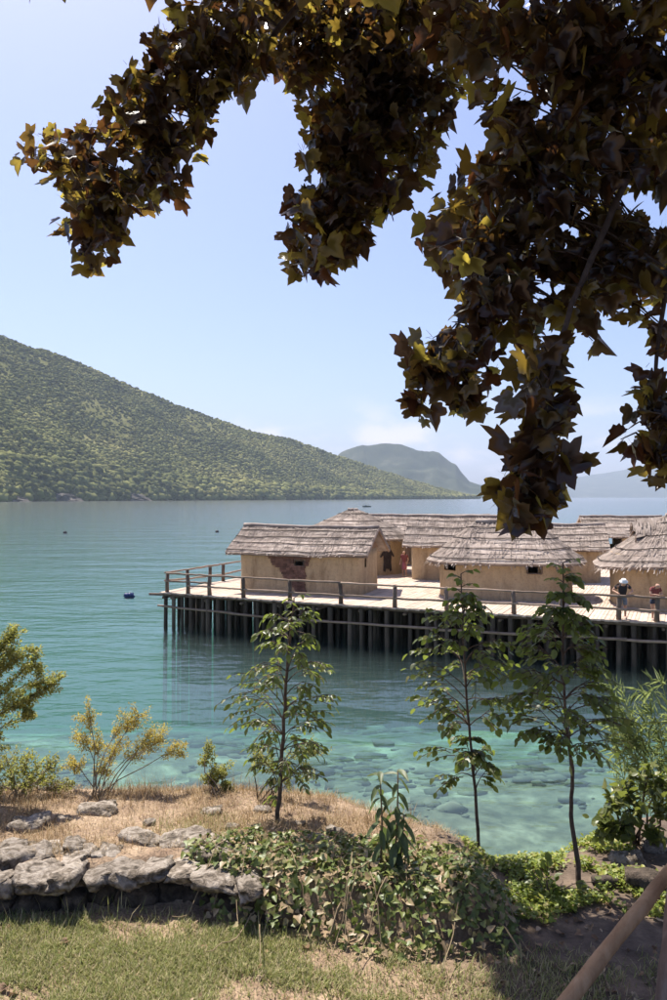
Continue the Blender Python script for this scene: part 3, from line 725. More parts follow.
def gable_hut(name, label, fr, a, b_, ze, zr, ov, ovx, nc, seed, openings=(), corner=14, tilt=0.0, group='thatched huts on the platform'):
    r = random.Random(seed)
    t = thing(name, label, 'hut', fr.c + Vector((0, 0, DZ)), group)
    hut_walls(t, fr, a, b_, corner, ze, list(openings), seed=seed)
    k = (zr - ze) / b_
    for sgn in (-1, 1):                                     # gable walls
        mb = MB(); x0, x1 = sgn * (a - 0.20), sgn * (a - 0.01)
        tri = [(-b_ + .03, ze - 0.03), (b_ - .03, ze - 0.03), (0, zr - 0.06)]
        mb.add([fr.p(x0, y, z) for y, z in tri] + [fr.p(x1, y, z) for y, z in tri], [(0, 2, 1), (3, 4, 5), (0, 1, 4, 3), (1, 2, 5, 4), (2, 0, 3, 5)])
        mb.build('gable', M['gable'], t)
        for s2 in (-1, 1):                                  # barge pole under the thatch at each gable edge
            mb = MB(); xe = sgn * (a + ovx - 0.10)
            mb.tube([fr.p(xe, s2 * (b_ + ov + .05), ze - k * (ov + .05) - 0.04), fr.p(xe, 0, zr - 0.03)], 0.05, 6); mb.build('rafter', M['gable'], t, True)
    rf = MB(); slopes = []
    def mk(s2):
        def R(tt, s):
            x = -(a + ovx) + 2 * (a + ovx) * tt
            y = (b_ + ov) * (1 - s); z = ze - k * ov + (zr - ze + k * ov) * s + 0.06 * mnoise.noise(Vector((x * 0.5 + seed, s * 2, s2))) + tilt * x
            sag = -0.05 * math.sin(math.pi * tt)
            return fr.p(x, s2 * y, z + sag)
        return R
    for s2 in (-1, 1):
        R = mk(s2); nr = roof_slope(rf, R, False, 40, 2 * (a + ovx), nc, r, 0.10, 42); slopes.append((R, nr))
    for sgn in (-1, 1):                                     # thatch edge at the gables
        for s2 in (0, 1):
            R = slopes[s2][0]; tt = 0.0 if sgn < 0 else 1.0
            top = [R(tt, i / 8) + Vector((0, 0, 0.12)) for i in range(9)]; bot = [R(tt, i / 8) + Vector((0, 0, -0.06)) for i in range(9)]
            rf.grid([bot, top])
    under = [[slopes[q][0](i / 10, s) + Vector((0, 0, -0.05)) for i in range(11)] for q, s in ((0, 0), (0, 1), (1, 0))]
    rf.grid(under[:2]); rf.grid([under[1], under[2]])
    roof = rf.build('roof', M['thatch'], t)
    for R, nr in slopes: battens(roof, R, nr, False, 40, nc, r, 0.10)
    mb = MB(); R = slopes[0][0]
    mb.tube([R(i / 12, 1.0) + Vector((0, 0, 0.10 + r.uniform(-.02, .02))) for i in range(13)], [0.10 + r.uniform(-.02, .03) for _ in range(13)], 7); mb.build('ridge', M['thatch'], roof, True)
    mb = MB(); mb.tube([fr.p(-(a + ovx), -(b_ + ov) + 0.06, ze - k * ov - 0.05), fr.p(a + ovx, -(b_ + ov) + 0.06, ze - k * ov - 0.05 + tilt * 0)], 0.045, 6); mb.build('eave_pole', M['pole'], roof, True)
    return t

def hip_hut(name, label, fr, a, b_, n, ze, zr, ov, ridge, nc, seed, openings=(), ezf=None, conc=1.0, group='thatched huts on the platform', rd=0.0):
    r = random.Random(seed)
    t = thing(name, label, 'hut', fr.c + Vector((0, 0, DZ)), group)
    hut_walls(t, fr, a, b_, n, ze - 0.02, list(openings), seed=seed)
    drop = ov * (zr - ze) / b_
    def E(tt):
        th = 2 * math.pi * tt; c, s_ = math.cos(th), math.sin(th); e = 2 / n
        return (a + ov) * math.copysign(abs(c) ** e, c), (b_ + ov) * math.copysign(abs(s_) ** e, s_)
    def R(tt, s):
        x, y = E(tt)
        gx = max(-ridge, min(ridge, x * ridge / (a * 0.6))); gy = y * rd
        zz = ze - drop + (ezf(x) if ezf else 0)
        f = s ** conc
        return fr.p(x + (gx - x) * s, y + (gy - y) * s, zz + (zr - zz) * f + 0.05 * mnoise.noise(Vector((x * .7 + seed, y * .7, s * 2))))
    per = 2 * math.pi * math.sqrt(((a + ov) ** 2 + (b_ + ov) ** 2) / 2)
    rf = MB(); nr = roof_slope(rf, R, True, 72, per, nc, r, 0.11, 42, 0.28)
    rf.grid([[R(i / 36, 0.0) + Vector((0, 0, -.05)) for i in range(36)], [R(i / 36, 0.98) + Vector((0, 0, -.10)) for i in range(36)]], True)
    roof = rf.build('roof', M['thatch'], t)
    battens(roof, R, nr, True, 72, nc, r, 0.11)
    if ridge > 0:
        mb = MB(); mb.tube([fr.p(-ridge + 2 * ridge * i / 8, 0, zr + 0.10 + r.uniform(-.03, .03)) for i in range(9)], [0.11 + r.uniform(-.03, .03) for _ in range(9)], 7); mb.build('ridge', M['thatch'], roof, True)
    else:
        mb = MB(); mb.tube([fr.p(0, 0, zr - 0.1), fr.p(0.03, 0, zr + 0.1), fr.p(0.0, 0, zr + 0.26)], [0.3, 0.22, 0.05], 9, wob=.1, rng=r); mb.build('ridge', M['thatch'], roof)
    return t

def frame_win(t, fr, side_y, x0, x1, z0, z1, mat='pole'):
    """rough sticks round a window opening"""
    mb = MB()
    for (p, q) in (((x0, z0), (x1, z0)), ((x0, z1), (x1, z1)), ((x0, z0), (x0, z1)), ((x1, z0), (x1, z1))):
        mb.tube([fr.p(p[0], side_y, p[1]), fr.p(q[0], side_y, q[1])], 0.035, 5)
    return mb.build('window_frame', M[mat], t)

# hut with bare patch, front left
fA = Frame(-1.30, 42.85, -18)
hA = gable_hut('thatched_hut', 'tan mud hut at the front left corner with plaster fallen off a dark red patch', fA, 3.4, 2.0, 4.22, 5.30, 0.42, 0.55, 4, 1,
               [('front', -0.15, 0.42, 3.38, 3.66), ('right', -0.95, -0.65, 3.30, 3.75)])
r = random.Random(9); mb = MB()
def in_patch(x, z):                                          # outline of the bare patch on the front wall
    zz = (z - DZ) / (4.22 - DZ); lo = np.interp(zz, [0, 0.15, 0.35, 0.55, 0.8, 1.0], [0.15, -0.35, -0.65, -1.05, -1.55, -1.9]); hi = np.interp(zz, [0, 0.15, 0.4, 0.7, 1.0], [0.45, 0.45, 0.4, 0.62, 0.8])
    n = 0.12 * mnoise.noise(Vector((x * 3, z * 3, 4)))
    return lo + n < x < hi + n
zc = DZ + 0.10; row = 0
while zc < 4.15:
    h = 0.115; x = -2.2 + (row % 2) * 0.11
    while x < 1.2:
        w = r.uniform(0.17, 0.26)
        if in_patch(x + w / 2, zc + h / 2) and not (-0.17 < x + w / 2 < 0.44 and 3.34 < zc + h / 2 < 3.70):
            dd = r.uniform(0.0, 0.03)
            mb.box(fA.p(x + w / 2, -2.03 - dd / 2, zc + h / 2), (w - .012, 0.10 + dd, h - .012), fA.u)
        x += w
    zc += h; row += 1
mb.build('bare_patch', M['patch'], hA)
frame_win(hA, fA, -2.06, -0.13, 0.40, 3.38, 3.66)

# round hut behind with peak
fB = Frame(1.35, 53.6, -15)
hB = hip_hut('thatched_hut', 'round mud hut with a peaked roof behind the patched hut', fB, 3.55, 3.3, 2.2, 4.45, 6.0, 0.55, 0.35, 4, 2, [('front', 1.2, 1.7, 2.6, 3.7)], conc=0.92)
# hut between
fC = Frame(8.6, 49.6, -14)
hC = gable_hut('thatched_hut', 'low mud hut with a long grey thatch roof in the middle of the platform', fC, 3.35, 2.4, 4.30, 5.72, 0.5, 0.45, 4, 3)
# oval hut in front
fD = Frame(8.95, 40.6, -12)
hD = hip_hut('thatched_hut', 'oval mud hut with ragged shaggy thatch and two small windows behind the railing', fD, 3.35, 2.35, 2.9, 4.10, 5.62, 0.62, 1.5, 4, 4,
             [('front', -3.05, -2.45, 3.28, 3.72), ('front', 1.05, 1.75, 3.25, 3.62)])
frame_win(hD, fD, -2.38, 1.05, 1.75, 3.25, 3.62)
# hut right behind the oval one
fE = Frame(13.6, 48.6, -12)
hE = gable_hut('thatched_hut', 'plain mud hut with a gable end just behind the oval hut on its right', fE, 2.75, 2.1, 4.10, 5.22, 0.45, 0.45, 4, 5)
# far back hut
fG = Frame(7.2, 60.6, -10)
hG = gable_hut('thatched_hut', 'far hut with reddish door boards and dark doorway at the end of the alley', fG, 4.4, 2.4, 4.15, 5.50, 0.5, 0.5, 4, 6, [('front', -0.85, -0.25, DZ + .15, 3.75), ('front', -1.75, -1.05, DZ + .2, 3.7)])
mb = MB(); 
for k in range(5): mb.box(fG.p(-1.68 + k * 0.14, -2.33, (DZ + 3.7) / 2 + .05), (0.13, 0.05, 1.72), fG.u)
mb.build('door', M['gable'], hG)
# hut at the right back with see-through doorway
fH = Frame(23.1, 62.6, -4)
hH = gable_hut('thatched_hut', 'tan hut at the right back with a tall open doorway', fH, 2.75, 2.2, 4.15, 5.38, 0.42, 0.5, 3, 7,
               [('front', -1.62, -0.56, DZ + .05, 4.0), ('back', -0.62, 0.02, 3.10, 3.62)])
mb = MB()
for (p_, q_) in (((-1.62, DZ), (-1.62, 4.0)), ((-0.56, DZ), (-0.56, 4.0)), ((-1.7, 4.02), (-0.5, 4.02))):
    mb.tube([fH.p(p_[0], -2.22, p_[1]), fH.p(q_[0], -2.22, q_[1])], 0.05, 6)
mb.build('door_frame', M['pole'], hH)
# hut at the right edge
fI = Frame(17.5, 37.2, -14)
hI = hip_hut('thatched_hut', 'large mud hut cut by the right edge behind the two people', fI, 4.0, 2.9, 2.9, 4.35, 6.0, 0.75, 1.5, 4, 8, ezf=lambda x: 0.07 * min(x + 1.0, 2.0))
# smoke gablet on its left roof end
mb = MB(); g0 = fI.p(-2.9, 0.0, 5.05); 
for s2 in (-1, 1): mb.tube([fI.p(-3.0, s2 * 1.25, 4.88), fI.p(-2.75, 0, 5.72)], 0.06, 6)
mb.build('gablet_pole', M['gable'], hI, True)
mb = MB(); L_ = [fI.p(-3.0, -1.25, 4.95), fI.p(-2.75, 0, 5.80), fI.p(-3.0, 1.25, 4.95)]; K_ = [fI.p(-1.0, -1.0, 5.42), fI.p(-1.0, 0, 6.02), fI.p(-1.0, 1.0, 5.42)]
mb.grid([L_, K_]); mb.grid([[p + Vector((0, 0, .12)) for p in K_], [p + Vector((0, 0, .12)) for p in L_]]); mb.grid([L_, [p + Vector((0, 0, .12)) for p in L_]])
for _ in range(160):
    s2 = r.choice((-1, 1)); q = r.random(); xx = r.uniform(-3.05, -1.2)
    pa = fI.p(xx, s2 * 1.25, 4.98 + .24 * (xx + 3)); pb = fI.p(xx + r.uniform(-.1, .1), 0.1 * s2, 5.84 + .11 * (xx + 3))
    p0 = pa.lerp(pb, q * .6) + Vector((0, 0, .12)); p1 = pa.lerp(pb, q * .6 + .35) + Vector((0, 0, .12)); w_ = fI.u * 0.02
    mb.add([p0 - w_, p0 + w_, p1 + w_, p1 - w_], [(0, 1, 2, 3)])
mb.build('gablet', M['thatch'], hI)
mb = MB(); mb.add([fI.p(-2.88, -1.1, 4.75), fI.p(-2.88, 1.1, 4.75), fI.p(-2.66, 0, 5.68)], [(0, 2, 1)]); mb.build('gablet_wall', M['gable'], hI)

# stretched dark hide on the round hut's wall
hide_c = at(398.0, 560, 49.9)
nrmB = (hide_c - Vector((fB.c.x, fB.c.y, hide_c.z))); nrmB.z = 0; nrmB.normalize(); tanB = Vector((0, 0, 1)).cross(nrmB)
surfB = Vector((fB.c.x, fB.c.y, 0)) + nrmB * 3.62
M['hide'] = surf('dark_hide', [(0.3, (0.025, 0.018, 0.016)), (0.7, (0.06, 0.045, 0.04))], 6, 5, 0.9, bscale=30, bstr=0.5, bdist=0.02)
prof = [(0, .98), (.14, .95), (.22, .82), (.25, .66), (.42, .48), (.60, .20), (.54, .14), (.34, .30), (.30, -.2), (.36, -.7), (.22, -.8), (.12, -.55), (0, -.62)]
full = prof + [(-x, z) for x, z in prof[-2:0:-1]]
mb = MB(); n_ = len(full)
mb.add([surfB + tanB * x + nrmB * (0.05 - abs(x) * .12) + Vector((0, 0, 2.92 + z)) for x, z in full] + [surfB + tanB * x + nrmB * (0.02 - abs(x) * .12) + Vector((0, 0, 2.92 + z)) for x, z in full],
       [tuple(range(n_))] + [tuple(range(2 * n_ - 1, n_ - 1, -1))] + [(i, (i + 1) % n_, n_ + (i + 1) % n_, n_ + i) for i in range(n_)])
tag(mb.build('hanging_hide', M['hide'], None, org=surfB + Vector((0, 0, 2.0))), 'dark animal hide hanging on the wall of the round hut', 'hide')

# ------------------------------------------------------------------ people
def plain(name, col, rough=0.8):
    return surf(name, [(0.3, tuple(c * 0.8 for c in col)), (0.7, tuple(min(1, c * 1.15) for c in col))], 9, 4, rough, bscale=40, bstr=0.2, bdist=0.005)
M['skin'] = plain('skin', (0.50, 0.29, 0.20), 0.55); M['black_cloth'] = plain('black_cloth', (0.02, 0.02, 0.024)); M['grey_blue'] = plain('grey_blue_cloth', (0.16, 0.19, 0.24))
M['white_cloth'] = plain('white_cloth', (0.78, 0.78, 0.76)); M['red_cloth'] = plain('dark_red_cloth', (0.20, 0.055, 0.05)); M['navy'] = plain('navy_cloth', (0.03, 0.04, 0.075))
M['pink_cloth'] = plain('pink_cloth', (0.33, 0.11, 0.13)); M['hair_fair'] = plain('fair_hair', (0.42, 0.25, 0.17)); M['hair_dark'] = plain('dark_hair', (0.03, 0.02, 0.015)); M['shoe'] = plain('shoe', (0.5, 0.48, 0.45))

def skin_mesh(name, nodes, edges, sub=2):
    """continuous body surface grown over a skeleton: nodes {key: (pos, radius)}"""
    keys = list(nodes); bm = bmesh.new(); lay = bm.verts.layers.skin.verify()
    vs_ = {k: bm.verts.new(nodes[k][0]) for k in keys}
    for i, k in enumerate(keys):
        rr = nodes[k][1]; vs_[k][lay].radius = (rr, rr) if not isinstance(rr, tuple) else rr
        vs_[k][lay].use_root = (i == 0)
    for a_, b2 in edges: bm.edges.new((vs_[a_], vs_[b2]))
    me = bpy.data.meshes.new(name); bm.to_mesh(me); bm.free()
    o = bpy.data.objects.new('tmp_skin', me); C.objects.link(o)
    m1 = o.modifiers.new('s', 'SKIN'); m1.use_smooth_shade = True
    m2 = o.modifiers.new('d', 'SUBSURF'); m2.levels = sub; m2.render_levels = sub
    dg = bpy.context.evaluated_depsgraph_get(); ev = o.evaluated_get(dg)
    res = bpy.data.meshes.new_from_object(ev); res.name = name
    bpy.data.objects.remove(o); bpy.data.meshes.remove(me)
    return res

def person(label, pos, face, H, pose, cloth):
    """pose gives joints in the person's own frame (x right, y forward, z up) in metres for a 1.72 m body"""
    t = thing('person', label, 'person', pos)
    t.rotation_euler.z = face; s = H / 1.72; t.scale = (s, s, s)
    J = dict(pelvis=(0, 0, .93), waist=(0, 0.01, 1.06), chest=(0, .03, 1.28), neck=(0, .04, 1.46), jaw=(0, .075, 1.53), head=(0, .06, 1.62), crown=(0, .05, 1.68))
    for sd, q in (('l', -1), ('r', 1)):
        J.update({sd + 'hip': (q * .10, 0, .90), sd + 'knee': (q * .11, .03, .49), sd + 'ank': (q * .12, -.02, .09), sd + 'toe': (q * .14, .15, .035),
                  sd + 'sho': (q * .18, .03, 1.41), sd + 'elb': (q * .27, -.02, 1.13), sd + 'wri': (q * .25, .12, .92)})
    J.update(pose); J = {k: Vector(v) for k, v in J.items()}
    R_ = dict(pelvis=.135, waist=.115, chest=.135, neck=.055, jaw=.072, head=.095, crown=.06, hip=.10, knee=.062, ank=.042, toe=.036, sho=.068, elb=.045, wri=.03)
    nodes = {k: (v, R_[k[1:]] if k[0] in 'lr' and k[1:] in R_ else R_[k]) for k, v in J.items()}
    edges = [('pelvis', 'waist'), ('waist', 'chest'), ('chest', 'neck'), ('neck', 'jaw'), ('jaw', 'head'), ('head', 'crown')]
    hd = (J['head'] - J['jaw']).normalized()
    fw = Vector((0, 1, 0)) - hd * hd.y; fw.normalize()
    nodes['nose'] = (J['jaw'] + hd * .05 + fw * .115, .014); edges.append(('head', 'nose'))
    for sd, q in (('l', -1), ('r', 1)):
        edges += [('pelvis', sd + 'hip'), (sd + 'hip', sd + 'knee'), (sd + 'knee', sd + 'ank'), (sd + 'ank', sd + 'toe'), ('chest', sd + 'sho'), (sd + 'sho', sd + 'elb'), (sd + 'elb', sd + 'wri')]
        ear = sd + 'ear'; nodes[ear] = (J['jaw'].lerp(J['head'], .5) + Vector((q * .105, 0, 0)), .014); edges.append(('head', ear))
        dr = (J[sd + 'wri'] - J[sd + 'elb']).normalized(); sd_ = dr.cross(Vector((0, 0, 1)))
        sd_ = sd_.normalized() if sd_.length > .1 else Vector((1, 0, 0))
        pal = sd + 'palm'; nodes[pal] = (J[sd + 'wri'] + dr * .06, .034); edges.append((sd + 'wri', pal))
        for k in range(4):
            o_ = sd_ * ((k - 1.5) * .021); a_ = f'{sd}f{k}a'; b2 = f'{sd}f{k}b'
            nodes[a_] = (nodes[pal][0] + dr * .055 + o_, .010); nodes[b2] = (nodes[pal][0] + dr * (.10 - .008 * abs(k - 1.4)) + o_ - Vector((0, 0, .02)), .008)
            edges += [(pal, a_), (a_, b2)]
        nodes[sd + 'th'] = (nodes[pal][0] + dr * .02 + sd_ * (.055 * -q), .010); edges.append((pal, sd + 'th'))
    body = skin_mesh('body', nodes, edges, 2); body.materials.append(M['skin'])
    bo = bpy.data.objects.new('body', body); C.objects.link(bo); bo.parent = t
    def wear(name, keys, eds, grow, mat, extra=None):
        nn = {k: (nodes[k][0], nodes[k][1] + grow) for k in keys if k in nodes}
        if extra: nn.update(extra)
        m_ = skin_mesh(name, nn, eds, 2); m_.materials.append(M[mat])
        o = bpy.data.objects.new(name, m_); C.objects.link(o); o.parent = t
    ex = {}
    for sd in 'lr': ex[sd + 'slv'] = (J[sd + 'sho'].lerp(J[sd + 'elb'], .62), .068)
    wear('shirt', ['waist', 'chest', 'lsho', 'rsho'], [('hem', 'waist'), ('waist', 'chest'), ('chest', 'col'), ('chest', 'lsho'), ('chest', 'rsho'), ('lsho', 'lslv'), ('rsho', 'rslv')], .022, cloth['shirt'],
         {**ex, 'hem': (J['pelvis'].lerp(J['waist'], .2), .158), 'col': (J['chest'].lerp(J['neck'], .8), .07)})
    if cloth.get('skirt'):
        wear('skirt', [], [('a', 'b'), ('b', 'c')], 0, cloth['skirt'], {'a': (J['waist'], .135), 'b': (J['pelvis'] + Vector((0, 0, -.1)), .18), 'c': (J['lknee'].lerp(J['rknee'], .5) + Vector((0, 0, .05 - cloth.get('len', 0))), .20)})
    else:
        e2 = {sd + 'k2': (J[sd + 'hip'].lerp(J[sd + 'knee'], cloth.get('shorts', .85)), .092) for sd in 'lr'}
        wear('shorts', ['pelvis', 'lhip', 'rhip'], [('pelvis', 'lhip'), ('pelvis', 'rhip'), ('lhip', 'lk2'), ('rhip', 'rk2'), ('pelvis', 'w2')], .020, cloth['legs'], {**e2, 'w2': (J['waist'] + Vector((0, 0, -.03)), .13)})
    for sd in 'lr':
        wear('shoe', [sd + 'toe'], [(sd + 'hl', sd + 'toe')], .012, 'shoe', {sd + 'hl': (J[sd + 'ank'] + Vector((0, -.03, -.045)), .052)})
    if cloth.get('hat'):
        mb = MB(); n_ = 16; c0 = J['head'].lerp(J['crown'], .2); ax = (hd + fw * .15).normalized(); x_ = ax.cross(fw).normalized(); y_ = ax.cross(x_)
        rows = []
        for (rr, hh) in ((.17, -.005), (.172, .005), (.112, .03), (.108, .085), (.085, .115), (.01, .12)):
            rows.append([c0 + ax * hh + x_ * (rr * math.cos(2 * math.pi * i / n_)) + y_ * (rr * math.sin(2 * math.pi * i / n_)) for i in range(n_)])
        mb.grid(rows, True); mb.build('hat', M['white_cloth'], t, True, org=Vector((0, 0, 0)))
        bpy.context.view_layer.objects.active = None
    if cloth.get('hair'):
        e3 = {'h0': (J['head'] - fw * .025 + hd * .03, .105), 'h1': (J['jaw'] - fw * .07, .08), 'h2': (J['neck'] - fw * .07 + Vector((0, 0, -.06)), .05)}
        wear('hair', [], [('h0', 'h1'), ('h1', 'h2')], 0, cloth['hair'], e3)
    return t
def MB_fix(): pass
def deck_pt(px, py): return at(px, py, (CAM_Z - DZ) * F / (py - 497))
lean = dict(chest=(0, .12, 1.26), neck=(0, .20, 1.41), jaw=(0, .27, 1.45), head=(0, .29, 1.54), crown=(0, .27, 1.60), lsho=(-.18, .12, 1.38), rsho=(.18, .12, 1.38))
uP = u_at(622); pP = D(uP, v0(uP) + 0.45)
person('man in white hat, black shirt and grey blue shorts leaning at the railing', pP, math.radians(180 - 10), 1.75,
       {**lean, 'lelb': (-.40, .06, 1.16), 'relb': (.40, .06, 1.16), 'lwri': (-.27, .26, 1.10), 'rwri': (.27, .26, 1.10)}, dict(shirt='black_cloth', legs='grey_blue', hat=True, shorts=.92))
uP = u_at(654); pP = D(uP, v0(uP) + 0.45)
person('fair haired person in dark red top and navy shorts leaning at the railing', pP, math.radians(180 + 8), 1.66,
       {**lean, 'head': (0, .32, 1.51), 'crown': (0, .33, 1.57), 'lelb': (-.25, .20, 1.12), 'relb': (.27, .18, 1.14), 'lwri': (-.12, .36, 1.14), 'rwri': (.10, .36, 1.13), 'lknee': (-.07, .03, .49), 'lank': (-.06, 0, .09), 'ltoe': (-.07, .16, .035), 'rknee': (.07, .03, .49), 'rank': (.06, 0, .09), 'rtoe': (.07, .16, .035)},
       dict(shirt='red_cloth', legs='navy', shorts=.55, hair='hair_fair'))
pP = deck_pt(404.5, 576.5); pP.z = DZ
person('person in a pink skirt and red top standing in front of the round hut', pP, math.radians(150), 1.66, {}, dict(shirt='red_cloth', skirt='pink_cloth', hair='hair_dark', len=.12))

# ------------------------------------------------------------------ boat and buoys
M['boat'] = plain('dark_boat_paint', (0.04, 0.07, 0.07), 0.5); M['boat_white'] = plain('boat_white', (0.7, 0.7, 0.7), 0.5); M['blue_barrel'] = plain('blue_plastic', (0.015, 0.035, 0.12), 0.4); M['black_buoy'] = plain('black_plastic', (0.015, 0.016, 0.02), 0.4)
bc = at(367, 507, 545); bc.z = 0
bt = thing('motor_boat', 'small dark motor boat with a canopy far out on the lake', 'boat', bc)
mb = MB(); rows = []
for i in range(9):
    q = i / 8; w = 0.95 * (1 - max(0, (q - .5) / .5) ** 2.2) + 0.02; x = -2.8 + 5.6 * q; zt = .62 + .35 * max(0, q - .4)
    rows.append([bc + Vector((x, -w, zt)), bc + Vector((x, -w * .8, .1)), bc + Vector((x, 0, -.35)), bc + Vector((x, w * .8, .1)), bc + Vector((x, w, zt)), bc + Vector((x, w * .85, zt - .1)), bc + Vector((x, 0, .25)), bc + Vector((x, -w * .85, zt - .1))])
mb.grid(rows, True); mb.add(rows[0], [tuple(range(7, -1, -1))]); mb.build('hull', M['boat'], bt)
mb = MB(); mb.grid([[bc + Vector((x, y, 2.25 - .12 * y * y + dz)) for y in (-1, -.5, 0, .5, 1)] for x, dz in ((-2.0, 0), (-.5, .06), (1.2, 0))]); mb.grid([[bc + Vector((x, y, 2.32 - .12 * y * y + dz)) for y in (-1, -.5, 0, .5, 1)] for x, dz in ((1.2, 0), (-.5, .06), (-2.0, 0))]); mb.build('canopy', M['boat'], bt)
for x in (-1.9, 1.1):
    for y in (-.85, .85):
        mb = MB(); mb.tube([bc + Vector((x, y, .5)), bc + Vector((x, y, 2.2))], .05, 6); mb.build('canopy_post', M['boat'], bt)
mb = MB(); mb.box(bc + Vector((-.6, 0, .75)), (1.6, .5, .7)); mb.box(bc + Vector((-.9, 0, 1.2)), (.2, .5, .5)); mb.build('seat', M['boat'], bt)
mb = MB(); mb.box(bc + Vector((-2.95, 0, .55)), (.35, .4, .75)); mb.tube([bc + Vector((-2.95, 0, .2)), bc + Vector((-2.95, 0, -.6))], .09, 6); mb.build('outboard', M['black_buoy'], bt)
def buoy(label, px, py, rad, L, mat, cap=None):
    d = CAM_Z * F / (py - 497); c = at(px, py, d); c.z = 0.08
    t = thing('buoy', label, 'buoy', c, 'buoys on the lake'); n = 12
    mb = MB(); ax = Vector((1, .25, 0)).normalized()
    prof_ = [(-L / 2, rad * .55), (-L / 2, rad * .92), (-L * .42, rad), (-L * .12, rad), (-L * .10, rad * 1.05), (-L * .07, rad), (L * .07, rad), (L * .10, rad * 1.05), (L * .12, rad), (L * .42, rad), (L / 2, rad * .92), (L / 2, rad * .55)]
    mb.tube([c + ax * a_ for a_, _ in prof_], [q for _, q in prof_], n); mb.build('float', M[mat], t, True)
    mb = MB(); mb.tube([c + Vector((0, 0, rad * .8)), c + Vector((.02, 0, rad * 1.25)), c + Vector((.12, 0, rad * 1.3)), c + Vector((.16, 0, rad * .8))], .018, 6); mb.build('eye', M[cap or mat], t)
buoy('blue barrel buoy floating left of the platform corner', 129, 597, .22, .62, 'blue_barrel', 'boat_white')
buoy('small dark buoy far out on the water at left', 65, 533, .28, .6, 'black_buoy')
buoy('small dark buoy on the water behind the left railing', 217, 532, .28, .55, 'black_buoy')
# ------------------------------------------------------------------ leaves: shapes and scattering
def leaf_shape(out, fold=0.25, curl=0.3, petiole=0.0, pw=0.02):
    """outline (x >= 0 half, from base to tip) mirrored, folded along the midrib and curled; the tip is at y = 1"""
    n = len(out); v = []; f = []
    mid = [(0, y) for _, y in out]
    for x, y in out: v.append((x, y))
    for x, y in out[1:-1]: v.append((-x, y))
    v3 = [(x, y, fold * abs(x) - curl * y * y * 0.5) for x, y in v]
    # fan from a midrib point
    c = len(v3); ym = out[n // 2][1] * 0.55; v3.append((0, ym, -curl * ym * ym * 0.5))
    ring = list(range(0, n)) + list(range(2 * n - 3, n - 1, -1))
    for i in range(len(ring)): f.append((c, ring[i], ring[(i + 1) % len(ring)]))
    if petiole:
        b0 = len(v3); v3 += [(-pw, 0, 0), (pw, 0, 0), (pw * .6, -petiole, 0.06), (-pw * .6, -petiole, 0.06)]; f.append((b0, b0 + 3, b0 + 2)); f.append((b0, b0 + 2, b0 + 1))
    return np.array(v3, dtype=float), np.array(f)
def maple(fold, curl, k=1.0):
    pts = []
    for a, r_ in ((180, .12), (160, .36), (132, .56), (114, .74 * k), (102, .64), (84, .55), (72, .72), (54, .96 * k), (44, .78), (31, .60), (20, .78), (10, .88), (0, 1.1)):
        t = math.radians(a); pts.append((math.sin(t) * r_, .35 + .60 * (math.cos(t) * r_)))
    return leaf_shape(pts, fold, curl, 0.35, .012)
MAPLE = [maple(.10, .5), maple(.45, .9, .80), maple(-.15, .3, 1.05), maple(.3, 1.5, .85), maple(.6, 1.1, .7)]
def ovate(w, fold, curl, sharp=1.0):
    out = [(0, 0), (w * .55, .10), (w * .95, .32), (w, .5), (w * .72, .75), (w * .32, .92), (0, 1.0 * sharp)]
    return leaf_shape(out, fold, curl)
OVATE = [ovate(.24, .3, .4), ovate(.28, .15, .7), ovate(.22, .4, .2)]
ROUND = [ovate(.36, .2, .35), ovate(.40, .3, .6), ovate(.33, .1, .2)]
LANCE = [ovate(.17, .4, .8), ovate(.19, .3, 1.1), ovate(.16, .3, .5)]
def small(w): return np.array([(0, 0, 0), (w, .45, .08), (0, 1, -.08), (-w, .45, .08)], dtype=float), np.array([(0, 1, 2), (0, 2, 3)])
SMALL = [small(.25), small(.3), small(.2)]; BLADE = [small(.018), small(.023)]
IVY = [leaf_shape([(0, 0), (.34, -.08), (.50, .22), (.28, .42), (.20, .62), (0, 1)], .2, .3), leaf_shape([(0, 0), (.30, .0), (.36, .3), (.24, .62), (0, 1)], .35, .5)]

def basis(pos, tip, nrm, size):
    y = Vector(tip).normalized(); x = y.cross(Vector(nrm))
    if x.length < 1e-4: x = y.orthogonal()
    x.normalize(); z = x.cross(y)
    m = Matrix.Identity(4)
    for i in range(3): m[i][0] = x[i] * size; m[i][1] = y[i] * size; m[i][2] = z[i] * size; m[i][3] = pos[i]
    return m

